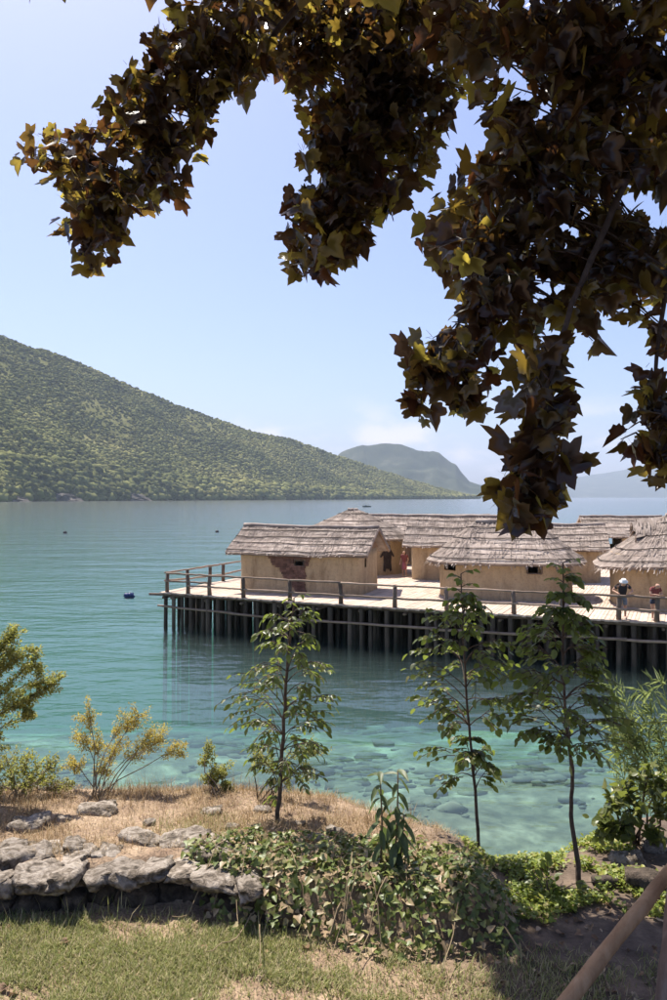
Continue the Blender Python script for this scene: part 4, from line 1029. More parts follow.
def emit(parent, shapes, xf, m_one, m_many, n_one=0, name='leaf', many='foliage', prio=None):
    """n_one leaves become parts of their own, sharing meshes; the rest is joined into one part"""
    o0 = origin(parent) if parent is not None else Vector((0, 0, 0))
    idx = list(range(len(xf)))
    if prio is not None: idx.sort(key=lambda i: prio[i])
    if n_one:
        mes = []
        for v, f in shapes:
            me = np_mesh(name, v, f, np.full(len(f), 3), True); me.materials.append(m_one); mes.append(me)
        for i in idx[:n_one]:
            o = bpy.data.objects.new(name, mes[i % len(mes)]); C.objects.link(o); o.parent = parent
            o.matrix_local = Matrix.Translation(-o0) @ xf[i]
    restl = idx[n_one:]
    if not restl: return None
    VV = []; FF = []; base = 0
    for q, (v, f) in enumerate(shapes):
        sel = [i for i in restl if i % len(shapes) == q]
        if not sel: continue
        A = np.array([[list(r_) for r_ in xf[i]] for i in sel])
        vh = np.concatenate([v, np.ones((len(v), 1))], 1)
        w = np.einsum('nij,vj->nvi', A, vh)[:, :, :3] - np.array(o0)
        VV.append(w.reshape(-1, 3)); FF.append((f[None] + (base + np.arange(len(sel)) * len(v))[:, None, None]).reshape(-1, 3)); base += len(sel) * len(v)
    FF = np.concatenate(FF)
    me = np_mesh(many, np.concatenate(VV), FF, np.full(len(FF), 3), True)
    o = link_mesh(many, me, parent, [m_many])
    return tag(o, kind='stuff')

def rdir(r, up=0.0):
    while True:
        v = Vector((r.uniform(-1, 1), r.uniform(-1, 1), r.uniform(-1, 1)))
        if 0.05 < v.length < 1: break
    v.normalize(); v.z += up; return v.normalized()

def ground_hit(px, py):
    d = 2.0
    while d < 30:
        p = at(px, py, d)
        if p.z < T(p.x, p.y): return Vector((p.x, p.y, T(p.x, p.y)))
        d += 0.02
    return at(px, py, 6)

# ------------------------------------------------------------------ dry stone wall and rocks
def stone_mesh(seed, rough=0.16, flat=1.0, box=0.55, mat='stone'):
    bm = bmesh.new(); bmesh.ops.create_cube(bm, size=2.0); bmesh.ops.subdivide_edges(bm, edges=bm.edges[:], cuts=4, use_grid_fill=True)
    so = Vector((seed * 3.7, seed * 1.9, seed * 5.3))
    for v in bm.verts:
        p = v.co.copy(); s_ = p.normalized(); q = p * box + s_ * (1.2 * (1 - box))
        n = mnoise.noise(q * 1.1 + so) * 1.1 + mnoise.noise(q * 2.6 + so) * 0.6 + mnoise.noise(q * 5.5 + so) * .3
        v.co = q * (1 + rough * n)
    for f in bm.faces: f.smooth = True
    me = bpy.data.meshes.new('stone'); bm.to_mesh(me); bm.free(); me.materials.append(M[mat]); return me
STONES = [stone_mesh(k + 1, 0.34, 1, 0.60) for k in range(14)]
LOW = [stone_mesh(k + 61, 0.28, 1, 0.5, 'stone_shade') for k in range(8)]
ROCKS = [stone_mesh(k + 31, 0.30, 1, 0.35) for k in range(8)]
rw = random.Random(21)
wall = thing('stone_wall', 'low dry stone wall of pale limestone beside the lawn at left', 'wall', (-1.6, 4.66, 4.5))
def put_stone(parent, me, c, size, rz, tilt=0.1, name='stone'):
    o = bpy.data.objects.new(name, me); C.objects.link(o); o.parent = parent
    o0 = origin(parent) if parent else Vector((0, 0, 0))
    o.matrix_local = Matrix.Translation(Vector(c) - o0) @ Matrix.Rotation(rz, 4, 'Z') @ Matrix.Rotation(rw.uniform(-tilt, tilt), 4, 'X') @ Matrix.Rotation(rw.uniform(-tilt, tilt), 4, 'Y') @ Matrix.Diagonal((size[0] / 2, size[1] / 2, size[2] / 2, 1))
    return o
x = -2.75
while x < -0.55:                                           # cap stones, uneven front edge
    w = rw.uniform(0.11, 0.27); yw = float(np.interp(x + w / 2, WALL_X, WALL_Y)); dp = rw.uniform(0.24, 0.40)
    th = rw.uniform(0.06, 0.11)
    put_stone(wall, rw.choice(STONES), (x + w / 2, yw + dp / 2 - 0.04 + rw.uniform(-.05, .03), 4.725 - th / 2 + rw.uniform(-.04, .02)), (w * 1.10, dp * rw.uniform(.7, 1), th), rw.uniform(-.5, .5), .16)
    x += w
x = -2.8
while x < -0.3:                                           # lower course, set back, shade also put into its colour
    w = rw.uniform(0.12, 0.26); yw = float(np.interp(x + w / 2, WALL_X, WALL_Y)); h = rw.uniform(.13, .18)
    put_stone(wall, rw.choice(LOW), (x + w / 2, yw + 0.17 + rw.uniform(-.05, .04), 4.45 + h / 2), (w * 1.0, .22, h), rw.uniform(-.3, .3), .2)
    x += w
for row_y in (0.33, 0.46):                                 # back of the wall top
    x = -2.75
    while x < -0.4:
        w = rw.uniform(0.10, 0.26); yw = float(np.interp(x + w / 2, WALL_X, WALL_Y)); y = yw + row_y + rw.uniform(-.05, .05)
        if rw.random() < .8:
            put_stone(wall, rw.choice(STONES), (x + w / 2, y, T(x, y) + rw.uniform(-.025, .008)), (w * 1.15, rw.uniform(.14, .26), rw.uniform(.05, .09)), rw.uniform(-.6, .6), .14)
        x += w * rw.uniform(1.0, 1.4)
rocks = [(30, 828, .26, .13, 'flat pale rock in dry grass at the left edge above the stone wall'), (97, 813, .26, .12, 'flat white rock below the yellow shrub'),
         (62, 822, .11, .07, 'small pale rock between the two flat rocks above the stone wall'), (149, 826, .085, .07, 'small rounded rock in dry grass right of the flat white rock'),
         (212, 813, .14, .06, 'low pale rock at the edge of the bank below the small green shrub'), (232, 829, .09, .05, 'small flat rock in dry grass left of the left sapling'),
         (318, 842, .15, .08, 'pale rock at the edge of the ivy right of the left sapling'), (335, 834, .13, .08, 'rounded pale rock on the bank edge beside the leafy weed'),
         (300, 826, .08, .05, 'small pale rock on the bank edge right of the left sapling trunk'), (22, 860, .17, .10, 'rounded white rock lying on top of the stone wall at the left edge'),
         (262, 812, .12, .06, 'low pale rock on the bank edge left of the left sapling trunk'), (180, 838, .07, .04, 'tiny pale rock in the middle of the dry grass'),
         (628, 862, .20, .10, 'pale rock at the foot of the broad leaved bush'), (655, 850, .16, .12, 'pale rock under the broad leaved bush at the right edge'), (650, 890, .27, .20, 'dark shaded boulder behind the leaning stake'),
         (606, 886, .16, .10, 'shaded rock right of the right sapling foot'), (430, 853, .13, .07, 'small brown rock at the ivy edge near the water')]
for k, (px_, py_, w, h, lab) in enumerate(rocks):
    p = ground_hit(px_, py_)
    o = put_stone(None, ROCKS[k % len(ROCKS)], p + Vector((0, 0, h * .06)), (w, w * rw.uniform(.6, .9), h * .9), rw.uniform(-.5, .5), .15, 'rock'); tag(o, lab, 'rock', 'rocks on the bank')
    if 'shaded' in lab: o.data = o.data.copy(); o.data.materials[0] = M['stone_shade']  # shade put into the rock's colour

# stones under the clear shallow water
pos = []; sz = []
for _ in range(9000):
    x = rw.uniform(-9, 13); y = rw.uniform(11.5, 34)
    if fb1(x * .33 + 2, y * .33, 3) < 0.43 + rw.uniform(-.06, .03): continue
    z = T(x, y)
    if z > -0.15: continue
    pos.append((x, y, z)); sz.append(rw.choice((.04, .05, .06, .07, .09, .09, .12, .16, .22, .36)) * rw.uniform(.6, 1.3))
v0_, f0_ = ico(1); pos = np.array(pos); sz = np.array(sz); N = len(pos)
vj = v0_[None] * rs.uniform(.6, 1.3, (N, len(v0_), 1)) * sz[:, None, None] * np.array([1.3, 1, .38]) + pos[:, None, :]
M['bed_stone'] = surf('lakebed_stone', [(0.3, (0.06, 0.055, 0.04)), (0.6, (0.14, 0.125, 0.09)), (0.8, (0.28, 0.25, 0.19))], 1.2, 6, 0.95, vary='island', vary_amt=0.4)
me = np_mesh('lakebed_stones', vj.reshape(-1, 3), (f0_[None] + (np.arange(N) * len(v0_))[:, None, None]).reshape(-1, 3), np.full(N * len(f0_), 3), True)
tag(link_mesh('lakebed_stones', me, None, [M['bed_stone']]), 'dark weedy stones lying under the clear shallow water', 'stones', kind='stuff')

# ------------------------------------------------------------------ grass
def blades(name, label, cat, P, h, w, lean, mat, bend=0.5):
    n = len(P); yaw = rs.uniform(0, 2 * np.pi, n); dirx = np.cos(yaw); diry = np.sin(yaw); tx, ty = -diry, dirx
    l = lean * rs.uniform(.2, 1.0, n); l2 = np.minimum(l + bend * rs.uniform(.2, 1, n), 1.5)
    V = np.zeros((n, 5, 3))
    V[:, 0] = P + np.stack([tx * w, ty * w, 0 * w], -1); V[:, 1] = P - np.stack([tx * w, ty * w, 0 * w], -1)
    mid = P + np.stack([dirx * np.sin(l), diry * np.sin(l), np.cos(l)], -1) * (h * .55)[:, None]
    V[:, 2] = mid - np.stack([tx * w, ty * w, 0 * w], -1) * .75; V[:, 3] = mid + np.stack([tx * w, ty * w, 0 * w], -1) * .75
    V[:, 4] = mid + np.stack([dirx * np.sin(l2), diry * np.sin(l2), np.cos(l2)], -1) * (h * .5)[:, None]
    b_ = np.arange(n) * 5
    q = np.stack([b_, b_ + 1, b_ + 2, b_ + 3], -1); t = np.stack([b_ + 3, b_ + 2, b_ + 4], -1)
    flat = np.concatenate([q, t], 1).ravel(); sizes = np.tile([4, 3], n)
    me = np_mesh(name, V.reshape(-1, 3), flat, sizes)
    return tag(link_mesh(name, me, None, [mat]), label, cat, kind='stuff')
def scatter(n, x0, x1, y0, y1, fn):
    x = rs.uniform(x0, x1, n); y = rs.uniform(y0, y1, n); k = rs.rand(n) < fn(x, y); x = x[k]; y = y[k]
    return np.stack([x, y, terr(x, y) - .004], -1)
ywf = lambda x: np.interp(x, WALL_X, WALL_Y)
yef = lambda x: np.interp(x, EDGE_X, EDGE_Y)
def lawn_d(x, y):
    n = fbm(x * 2.6 + 9, y * 2.6, 4); bare = sstep(0.30, 0.52, n)
    near = 0.25 + .75 * sstep(0.02, 0.16, ywf(x) - y)
    return (y < ywf(x) + .02) * (0.12 + .88 * bare) * near * (1 - .80 * sstep(.30, .62, x + .25 * (n - .5)))
P = scatter(230000, -2.9, 2.0, 3.5, 4.9, lawn_d); n = len(P)
hh = rs.uniform(.022, .060, n) * (.7 + .8 * fbm(P[:, 0] * 3, P[:, 1] * 3, 3))
blades('lawn_grass', 'short patchy green lawn grass in front of the stone wall', 'grass', P, hh, rs.uniform(.0014, .0030, n), .95, M['lawn'])
P = scatter(900, -3.0, 1.2, 4.0, 4.75, lambda x, y: (y < ywf(x) + .03) * (ywf(x) - y < .22) * (fbm(x * 4, y * 2, 3) > .46)); n = len(P)
blades('grass_tufts', 'taller grass tufts growing at the foot of the stone wall', 'grass', P, rs.uniform(.07, .17, n), rs.uniform(.0018, .0034, n), .45, M['lawn'])
def straw_d(x, y):
    return (y > ywf(x) + .28) * (y < yef(x) + .5) * (x < 1.0) * (.25 + .75 * sstep(.35, .6, fbm(x * 3, y * 3 + 4, 4)))
P = scatter(75000, -4.2, 1.0, 4.8, 6.9, straw_d); n = len(P)
blades('dry_grass', 'dry straw coloured grass covering the bank above the stone wall', 'grass', P, rs.uniform(.03, .10, n), rs.uniform(.0010, .0022, n), 1.45, M['straw'], .4)
P = scatter(5000, -4.2, 0.6, 5.6, 6.9, lambda x, y: (y < yef(x) + .35) * (y > yef(x) - .45) * (fbm(x * 2.5 + 1, y * 2.5, 3) > .50)); n = len(P)
blades('dry_grass_tufts', 'taller dry grass tufts along the bank edge above the water', 'grass', P, rs.uniform(.08, .20, n), rs.uniform(.0011, .0022, n), .5, M['straw'], .6)
P = scatter(2500, -1.35, -0.55, 5.1, 5.9, lambda x, y: np.exp(-(((x + .95) / .28) ** 2 + ((y - 5.45) / .25) ** 2))); n = len(P)
blades('green_grass_patch', 'small patch of greenish grass in the middle of the dry bank', 'grass', P, rs.uniform(.04, .09, n), rs.uniform(.001, .002, n), .8, M['lawn'])
P = scatter(2600, .45, 2.4, 3.3, 4.7, lambda x, y: .5 * (fbm(x * 3, y * 3, 3) > .5)); n = len(P)
blades('shaded_straw', 'sparse dry grass on the shaded soil at bottom right', 'grass', P, rs.uniform(.03, .09, n), rs.uniform(.001, .002, n), 1.3, M['straw'], .4)
rg = random.Random(5)
def carpet(name, label, cat, n, x0, x1, y0, y1, ok, shapes, s0, s1, mat, lift=(0, .03), flat=.5):
    xf = []
    for _ in range(n):
        x = rg.uniform(x0, x1); y = rg.uniform(y0, y1)
        if not ok(x, y): continue
        nr = rdir(rg, 0); nr = Vector((nr.x * flat, nr.y * flat, 1)).normalized(); tp = rdir(rg); tp = tp - nr * tp.dot(nr)
        xf.append(basis(Vector((x, y, T(x, y) + rg.uniform(*lift))), tp, nr, rg.uniform(s0, s1)))
    o = emit(None, shapes, xf, None, mat, 0, many=name); tag(o, label, cat); return o
carpet('creeping_plants', 'bright green creeping ground plants at the foot of the right sapling', 'ground cover', 11000, .90, 2.1, 4.55, 5.75,
       lambda x, y: y < lin1(x, EDGE_X, EDGE_Y) + .25 and y > 4.62 + .12 * math.sin(x * 9) + .25 * max(0, x - 1.5) and fb1(x * 4, y * 4, 3) > .33 + .12 * rg.random(), ROUND + SMALL, .018, .042, M['clover'], (.005, .05), .8)
carpet('fallen_leaves', 'brown fallen leaves and bits scattered over lawn and shaded soil', 'leaves', 900, -3, 2.3, 3.3, 4.75,
       lambda x, y: rg.random() < (.28 if x < .3 else .9) and y < lin1(x, WALL_X, WALL_Y) + (.02 if x < .9 else .5), [MAPLE[1], OVATE[0], OVATE[1], MAPLE[3]], .02, .055, M['litter'], (.004, .02), .6)

# ------------------------------------------------------------------ ivy mound over the wall end
def ivy_z(x, y):
    yw = lin1(x, WALL_X, WALL_Y); q = ss1(-.10, .22, y - yw) * (1 - ss1(.80, 1.15, x))
    lump = .085 * fb1(x * 3.1 + 4, y * 3.1, 3)
    return max(4.5 + .24 * q - .06 * max(0, y - yw - .3), T(x, y)) + lump + .005
def ivy_in(x, y):
    n = .22 * (fb1(x * 2.2, y * 2.2 + 8, 3) - .47)
    yb = float(np.interp(x, [-1.1, -.8, -.5, 0, .3, .6, .9, 1.05], [4.95, 5.1, 5.2, 5.22, 5.2, 5.1, 4.9, 4.6])); yf = lin1(x, WALL_X, WALL_Y) - .09 - .05 * math.sin(x * 7)
    if x < -.55: yf += (-.55 - x) * .6
    return yf + n * .5 < y < yb + n and -1.0 + n < x < 1.05 + n
xf = []; tips = 0; mbs = MB()
for _ in range(9000):
    x = rg.uniform(-1.2, 1.25); y = rg.uniform(4.0, 5.7)
    if not ivy_in(x, y): continue
    z = ivy_z(x, y); slope = (ivy_z(x, y + .05) - ivy_z(x, y - .05)) / .1
    front = min(1.0, max(0.0, (y - lin1(x, WALL_X, WALL_Y) + .1) / .35))
    if rg.random() > .55 + .45 * front: continue
    nr = (Vector((0, -max(slope, 0), 1)).normalized() + rdir(rg) * .75).normalized(); tp = rdir(rg) + Vector((0, -.5, -.2)); tp = tp - nr * tp.dot(nr)
    xf.append(basis(Vector((x, y, z - rg.random() ** 2 * .09 + .02)), tp, nr, rg.uniform(.024, .058)))
ivy = thing('ivy', 'spreading green ivy tumbling over the end of the stone wall', 'ivy', (0, 4.8, 4.5))
emit(ivy, IVY, xf, M['ivy'], M['ivy'], 0, many='foliage')
for k in range(26):                                        # runners
    x = rg.uniform(-.95, 1.0); y = rg.uniform(4.35, 5.3)
    if not ivy_in(x, y): continue
    dx = rg.uniform(-.5, .3); pts = []
    for i in range(7):
        q = i / 6; xx = x + dx * q * .6; yy = y - q * rg.uniform(.35, .5)
        pts.append(Vector((xx, yy, max(ivy_z(xx, max(yy, lin1(xx, WALL_X, WALL_Y) - .15)), T(xx, yy)) + .03 + .03 * math.sin(q * 5 + k))))
    mbs.tube(pts, [.0045 - .0004 * i for i in range(7)], 4, False)
tag(mbs.build('stems', M['bark_pale'], ivy), kind='stuff')
for (a_, b2, c_) in [((205, 850), (190, 880), (222, 905)), ((240, 870), (222, 905), (212, 925)), ((352, 885), (345, 915), (330, 950)), ((300, 900), (262, 925), (248, 935)), ((470, 905), (492, 935), (520, 965))]:
    mb = MB(); ps = [ground_hit(*q) + Vector((0, 0, .07)) for q in (a_, b2, c_)]
    mb.tube([ps[0], ps[0].lerp(ps[1], .5) + Vector((0, 0, .04)), ps[1], ps[1].lerp(ps[2], .5) + Vector((0, 0, .03)), ps[2]], .005, 5, False); mb.build('runner', M['bark_pale'], ivy)

# ------------------------------------------------------------------ saplings
def sapling(label, trunk, d, env, nb, shapes, leaf, seed, r0=.022, leaves_per=3, lower=None):
    r = random.Random(seed)
    pts = [at(px_, py_, d + .1 * math.sin(i)) for i, (px_, py_) in enumerate(trunk)]
    gz = T(pts[0].x, pts[0].y); pts[0].z = min(pts[0].z, gz) - .02
    t = thing('sapling', label, 'sapling', pts[0] + Vector((0, 0, .02)), 'young planted trees on the bank')
    fine = []
    for i in range(len(pts) - 1):
        for k in range(5): fine.append(pts[i].lerp(pts[i + 1], k / 5) + Vector((r.uniform(-.005, .005), r.uniform(-.005, .005), 0)))
    fine.append(pts[-1]); nf = len(fine)
    mb = MB(); mb.tube(fine, [r0 * (1 - .85 * (i / (nf - 1)) ** .8) + .002 for i in range(nf)], 8, wob=.06, rng=r); mb.build('trunk', M['bark'], t, True)
    xf = []; twigs = MB()
    zs_ = [p.z for p in fine]
    def comp(p, direc, n_pairs, L):
        direc = direc.normalized(); prev = p; q = []
        for i in range(n_pairs + 1):
            f = (i + 1) / (n_pairs + 1); pt = p + direc * (L * f) + Vector((0, 0, -.35 * L * f * f)); q.append(pt)
        twigs.tube([p] + q, [.0035] + [.0028] * len(q), 4, False)
        side = direc.cross(Vector((0, 0, 1))); side = side.normalized() if side.length > .05 else Vector((1, 0, 0))
        for i, pt in enumerate(q):
            loc = (pt - prev).normalized(); prev = pt
            sl = leaf * r.uniform(.75, 1.2) * (.8 + .4 * (i / len(q)))
            for sg in ((-1, 1) if i < len(q) - 1 else (0,)):
                if r.random() < .10: continue
                tp = loc * (.55 if sg else 1) + side * sg + Vector((0, 0, -.35)) + rdir(r) * .3
                nr = Vector((0, 0, 1)) + rdir(r) * .7
                xf.append(basis(pt, tp, nr, sl))
    for b_ in range(nb):
        q = (b_ + r.random()) / nb
        y0_, y1_ = env[0][0], env[-1][0]; py_ = y0_ + (y1_ - y0_) * q
        wl = np.interp(py_, [e[0] for e in env], [e[1] for e in env]) / F * d; wr = np.interp(py_, [e[0] for e in env], [e[2] for e in env]) / F * d
        if wl + wr < .02: continue
        zc_ = CAM_Z - (py_ - 497) / F * d
        i = min(range(nf), key=lambda k: abs(zs_[k] - zc_)); az = b_ * 2.4 + r.uniform(-.5, .5)
        ca, sa_ = math.cos(az), math.sin(az); L = (wr if ca > 0 else wl) * r.uniform(.7, 1.05); L = max(L, .04)
        start = fine[max(0, i - int(1 + 3 * L))] if i > 3 else fine[i]
        end = Vector((start.x + ca * L * .75, start.y + sa_ * L * .75, zc_ + .02 + r.uniform(-.03, .03)))
        m1 = start.lerp(end, .5) + Vector((r.uniform(-.02, .02), r.uniform(-.02, .02), r.uniform(-.01, .04)))
        bp_ = [start, m1, end]
        if L > .10:
            mb = MB(); mb.tube([start, start.lerp(m1, .5) + Vector((0, 0, .008)), m1, end], [.0045, .004, .0032, .002], 5, False); mb.build('branch', M['bark'], t, True)
        for k in range(leaves_per):
            f = .45 + .55 * (k + .5) / leaves_per; p0 = start.lerp(end, f); a2 = az + r.uniform(-1.2, 1.2) * (1.2 - f)
            comp(p0 if L > .10 else start, Vector((math.cos(a2), math.sin(a2), r.uniform(-.1, .5))), r.choice((2, 3, 3, 4)), min(.20, max(.09, L * .65)) * r.uniform(.8, 1.15))
    top = fine[-1]
    for k in range(6): comp(top - Vector((0, 0, .03 * k)), Vector((math.cos(k * 2.1 + .3), math.sin(k * 2.1), .7)), 2, .10)
    tag(twigs.build('twigs', M['bark'], t), kind='stuff')
    emit(t, shapes, xf, M['sapling_one'], M['sapling'], 300, prio=[(m[1][3], m[2][3]) for m in xf])
    return t
sapling('young tree with many drooping leaves standing left of the leafy weed', [(273, 856), (279, 800), (284, 720), (288, 660), (291, 625), (294, 598)], 5.6,
        [(612, 22, 24), (635, 36, 30), (655, 30, 30), (672, 45, 40), (690, 68, 46), (712, 62, 44), (735, 40, 46), (765, 26, 44), (785, 12, 34)], 44, OVATE, .056, 1, .018, 4)
sapling('thin young tree with a bare lower trunk standing in the middle by the ivy', [(480, 882), (478, 830), (473, 765), (467, 700), (463, 640), (461, 574)], 5.3,
        [(578, 16, 18), (600, 14, 16), (612, 40, 30), (640, 46, 44), (664, 60, 46), (688, 64, 48), (716, 44, 40), (728, 6, 5), (748, 20, 16), (762, 44, 28), (782, 34, 14)], 48, ROUND, .050, 2, .013, 4)
sapling('young tree with a crooked dark trunk at right rising from the bright green patch', [(583, 912), (578, 865), (571, 815), (573, 770), (565, 715), (563, 640), (563, 563)], 4.95,
        [(566, 10, 12), (600, 14, 16), (625, 40, 30), (650, 48, 36), (675, 52, 46), (700, 62, 50), (722, 62, 58), (742, 30, 52)], 56, ROUND, .050, 3, .019, 4)

# ------------------------------------------------------------------ leafy weed
wb = ground_hit(386, 872); wd = wb.y
wt = thing('leafy_weed', 'upright weed with long drooping leaves between the left and middle saplings', 'plant', wb)
r = random.Random(17); xf = []
for (x0_, xt, yt) in ((381, 380, 772), (394, 398, 770), (398, 404, 815)):
    a_ = at(x0_, 872, wd); b2 = at(xt, yt, wd); mb = MB(); mb.tube([a_, a_.lerp(b2, .5) + Vector((.01, 0, 0)), b2], [.007, .006, .004], 6); mb.build('stem', M['bark_pale'], wt, True)
    for k in range(17):
        f = .28 + .72 * k / 16; p = a_.lerp(b2, f); az = k * 2.4 + x0_
        o_ = Vector((math.cos(az), math.sin(az), 0)); tp = o_ + Vector((0, 0, -.9 + .5 * f + (.5 if f > .93 else 0))); xf.append(basis(p, tp, o_ * .7 + Vector((0, -.2, .9)), r.uniform(.11, .16) * (1.05 - .3 * f)))
emit(wt, LANCE, xf, M['weed_one'], M['weed_one'], 300)

# ------------------------------------------------------------------ shrubs
def shrub(name, label, base, clumps, shapes, leaf, n_leaf, mats, stem='bark_pale', sr=.010, n_one=0, seed=0, flat=.7, group='shrubs on the bank', tip_up=0.0, stretch=1.0, extra=1):
    r = random.Random(seed); t = thing(name, label, 'shrub', base, group); xf = []; mb = MB()
    for (px_, py_, d, rad) in clumps:
        c = at(px_, py_, d); R_ = rad / F * d
        b0 = base + Vector((r.uniform(-.06, .06), r.uniform(-.05, .05), -.02)); m_ = b0.lerp(c, .5) + Vector((r.uniform(-.08, .08), r.uniform(-.06, .06), .10 * (c - b0).length))
        mb.tube([b0, b0.lerp(m_, .5) + Vector((0, 0, .03)), m_, m_.lerp(c, .55) + Vector((0, 0, .02)), c], [sr, sr * .8, sr * .6, sr * .45, sr * .25], 5, False)
        for k in range(int(5 * extra)):
            e = c + rdir(r, .2) * (R_ * r.uniform(.6, 1.1)); s_ = m_.lerp(c, r.uniform(.3, 1))
            mb.tube([s_, s_.lerp(e, .5) + Vector((0, 0, .01)), e], [sr * .3, sr * .22, sr * .12], 4, False)
            for q in range(int(n_leaf / (5 * extra))):
                f = r.uniform(.15, 1.05); p = s_.lerp(e, f) + rdir(r) * (R_ * .22 * stretch)
                tp = (e - s_).normalized() * .5 + rdir(r) * .8 + Vector((0, 0, tip_up)); xf.append(basis(p, tp, Vector((0, 0, 1)) + rdir(r) * flat, leaf * r.uniform(.6, 1.25)))
    tag(mb.build('stems', M[stem], t, True), kind='stuff')
    emit(t, shapes, xf, M[mats[0]], M[mats[1]], n_one, prio=[m[1][3] for m in xf]); return t
B = lambda px_, py_: ground_hit(px_, py_)
shrub('yellow_shrub', 'sparse shrub with yellow orange leaves on the bank edge at left', B(97, 800),
      [(88, 712, 6.4, 13), (82, 735, 6.4, 15), (100, 742, 6.45, 15), (124, 722, 6.4, 15), (140, 714, 6.45, 13), (118, 748, 6.4, 15), (150, 735, 6.4, 15), (168, 738, 6.35, 14), (138, 752, 6.4, 14), (75, 765, 6.4, 12), (180, 750, 6.35, 10), (104, 770, 6.4, 13)],
      SMALL, .021, 620, ('yellow', 'yellow'), 'bark_pale', .006, seed=1, extra=2.4)
shrub('green_shrub', 'small olive green shrub on the bank edge right of the yellow shrub', B(216, 800), [(205, 752, 6.3, 11), (214, 768, 6.3, 15), (224, 775, 6.3, 13), (208, 782, 6.3, 13), (228, 790, 6.3, 10)], SMALL, .028, 380, ('olive', 'olive'), 'bark', .007, seed=2)
shrub('pale_shrub', 'thin pale shrub behind the left sapling trunk', B(262, 802), [(255, 755, 6.2, 12), (268, 765, 6.2, 13), (302, 752, 6.2, 14), (318, 745, 6.2, 13), (310, 770, 6.2, 13), (290, 780, 6.2, 11)], SMALL, .024, 280, ('olive', 'olive'), 'bark', .006, seed=3, extra=1.4)
shrub('overhanging_shrub', 'olive green shrub reaching in from the left edge over the water', Vector((-3.3, 6.3, T(-3.3, 6.3))),
      [(-60, 640, 6.1, 30), (-20, 625, 6.1, 22), (-10, 655, 6.1, 24), (10, 650, 6.1, 18), (14, 632, 6.15, 9), (32, 662, 6.1, 13), (24, 648, 6.1, 12), (46, 674, 6.1, 12), (58, 684, 6.1, 8), (8, 690, 6.1, 17), (20, 702, 6.1, 13), (32, 714, 6.1, 10), (-6, 715, 6.1, 20), (-4, 742, 6.1, 12), (-40, 690, 6.1, 30)],
      SMALL, .030, 640, ('olive', 'olive'), 'bark', .008, seed=4, extra=1.6)
shrub('dry_bush', 'dense low bush with brown stems and green tops at the left edge', B(14, 803), [(-14, 762, 6.3, 17), (4, 758, 6.3, 16), (20, 764, 6.3, 16), (36, 770, 6.3, 15), (10, 778, 6.2, 15), (-8, 786, 6.2, 14), (28, 785, 6.2, 14), (48, 780, 6.2, 11), (50, 765, 6.3, 12), (66, 788, 6.2, 8)], SMALL, .028, 300, ('olive', 'olive'), 'bark_pale', .007, seed=5, extra=2.4)
shrub('low_dry_plant', 'low reddish dry plant at the bank edge behind the ivy', B(425, 845), [(415, 828, 5.7, 10), (428, 830, 5.65, 10), (440, 842, 5.6, 9), (405, 836, 5.7, 9)], SMALL, .014, 110, ('litter', 'litter'), 'bark_pale', .005, seed=6, extra=2)
shrub('broad_leaved_bush', 'rounded bush with broad green leaves at the right edge', at(640, 852, 5.6),
      [(600, 818, 5.45, 13), (611, 800, 5.5, 14), (626, 784, 5.55, 14), (648, 776, 5.6, 14), (668, 780, 5.6, 16), (635, 806, 5.45, 16), (660, 808, 5.45, 16), (606, 834, 5.4, 11), (630, 832, 5.4, 14), (655, 836, 5.4, 14), (685, 805, 5.6, 18)],
      ROUND, .068, 60, ('bush_one', 'bush'), 'bark', .012, n_one=300, seed=7, flat=.8)
# feathery reeds on the bank behind the bush
r = random.Random(8); fb = Vector((3.1, 7.6, T(3.1, 7.6)))
ft = thing('feathery_reeds', 'pale green feathery reeds arching behind the broad leaved bush', 'reeds', fb); xf = []; mb = MB()
for k in range(24):
    b0 = fb + Vector((r.uniform(-.35, .6), r.uniform(-.3, .3), 0)); px_ = r.uniform(606, 700); top = at(px_, r.uniform(672, 745), 7.4)
    mid = b0.lerp(top, .6) + Vector((.05, 0, .25)); pts = []
    for i in range(9):
        q = i / 8; pts.append(b0 * (1 - q) ** 2 + mid * (2 * q * (1 - q)) + top * q * q)
    mb.tube(pts, [.006 - .0005 * i for i in range(9)], 4, False)
    for i in range(44):
        q = r.uniform(.3, 1); p = b0 * (1 - q) ** 2 + mid * (2 * q * (1 - q)) + top * q * q
        tp = (top - mid).normalized() * .6 + rdir(r) * .7 + Vector((-.1, 0, -.1)); xf.append(basis(p, tp, Vector((0, 0, 1)) + rdir(r) * .8, r.uniform(.08, .22)))
tag(mb.build('stems', M['feather'], ft), kind='stuff'); emit(ft, BLADE, xf, None, M['feather'], 0)
# low leafy sprig at the right sapling's foot
r = random.Random(12); sb = ground_hit(548, 898)
st_ = thing('leafy_sprig', 'low dark leafy sprig beside the right sapling foot', 'plant', sb); xf = []; mb = MB()
for (px_, py_) in ((528, 873), (545, 868), (556, 880), (565, 890), (535, 888), (600, 882), (590, 890), (548, 860)):
    e = at(px_, py_, sb.y - .02); mb.tube([sb, sb.lerp(e, .5) + Vector((0, 0, .03)), e], [.004, .003, .002], 4, False)
    for k in range(6): xf.append(basis(sb.lerp(e, r.uniform(.5, 1)) + rdir(r) * .015, (e - sb).normalized() + rdir(r) * .8, Vector((0, 0, 1)) + rdir(r) * .5, r.uniform(.04, .065)))
tag(mb.build('stems', M['bark'], st_), kind='stuff'); emit(st_, ROUND, xf, M['sapling_one'], M['sapling_one'], 300)

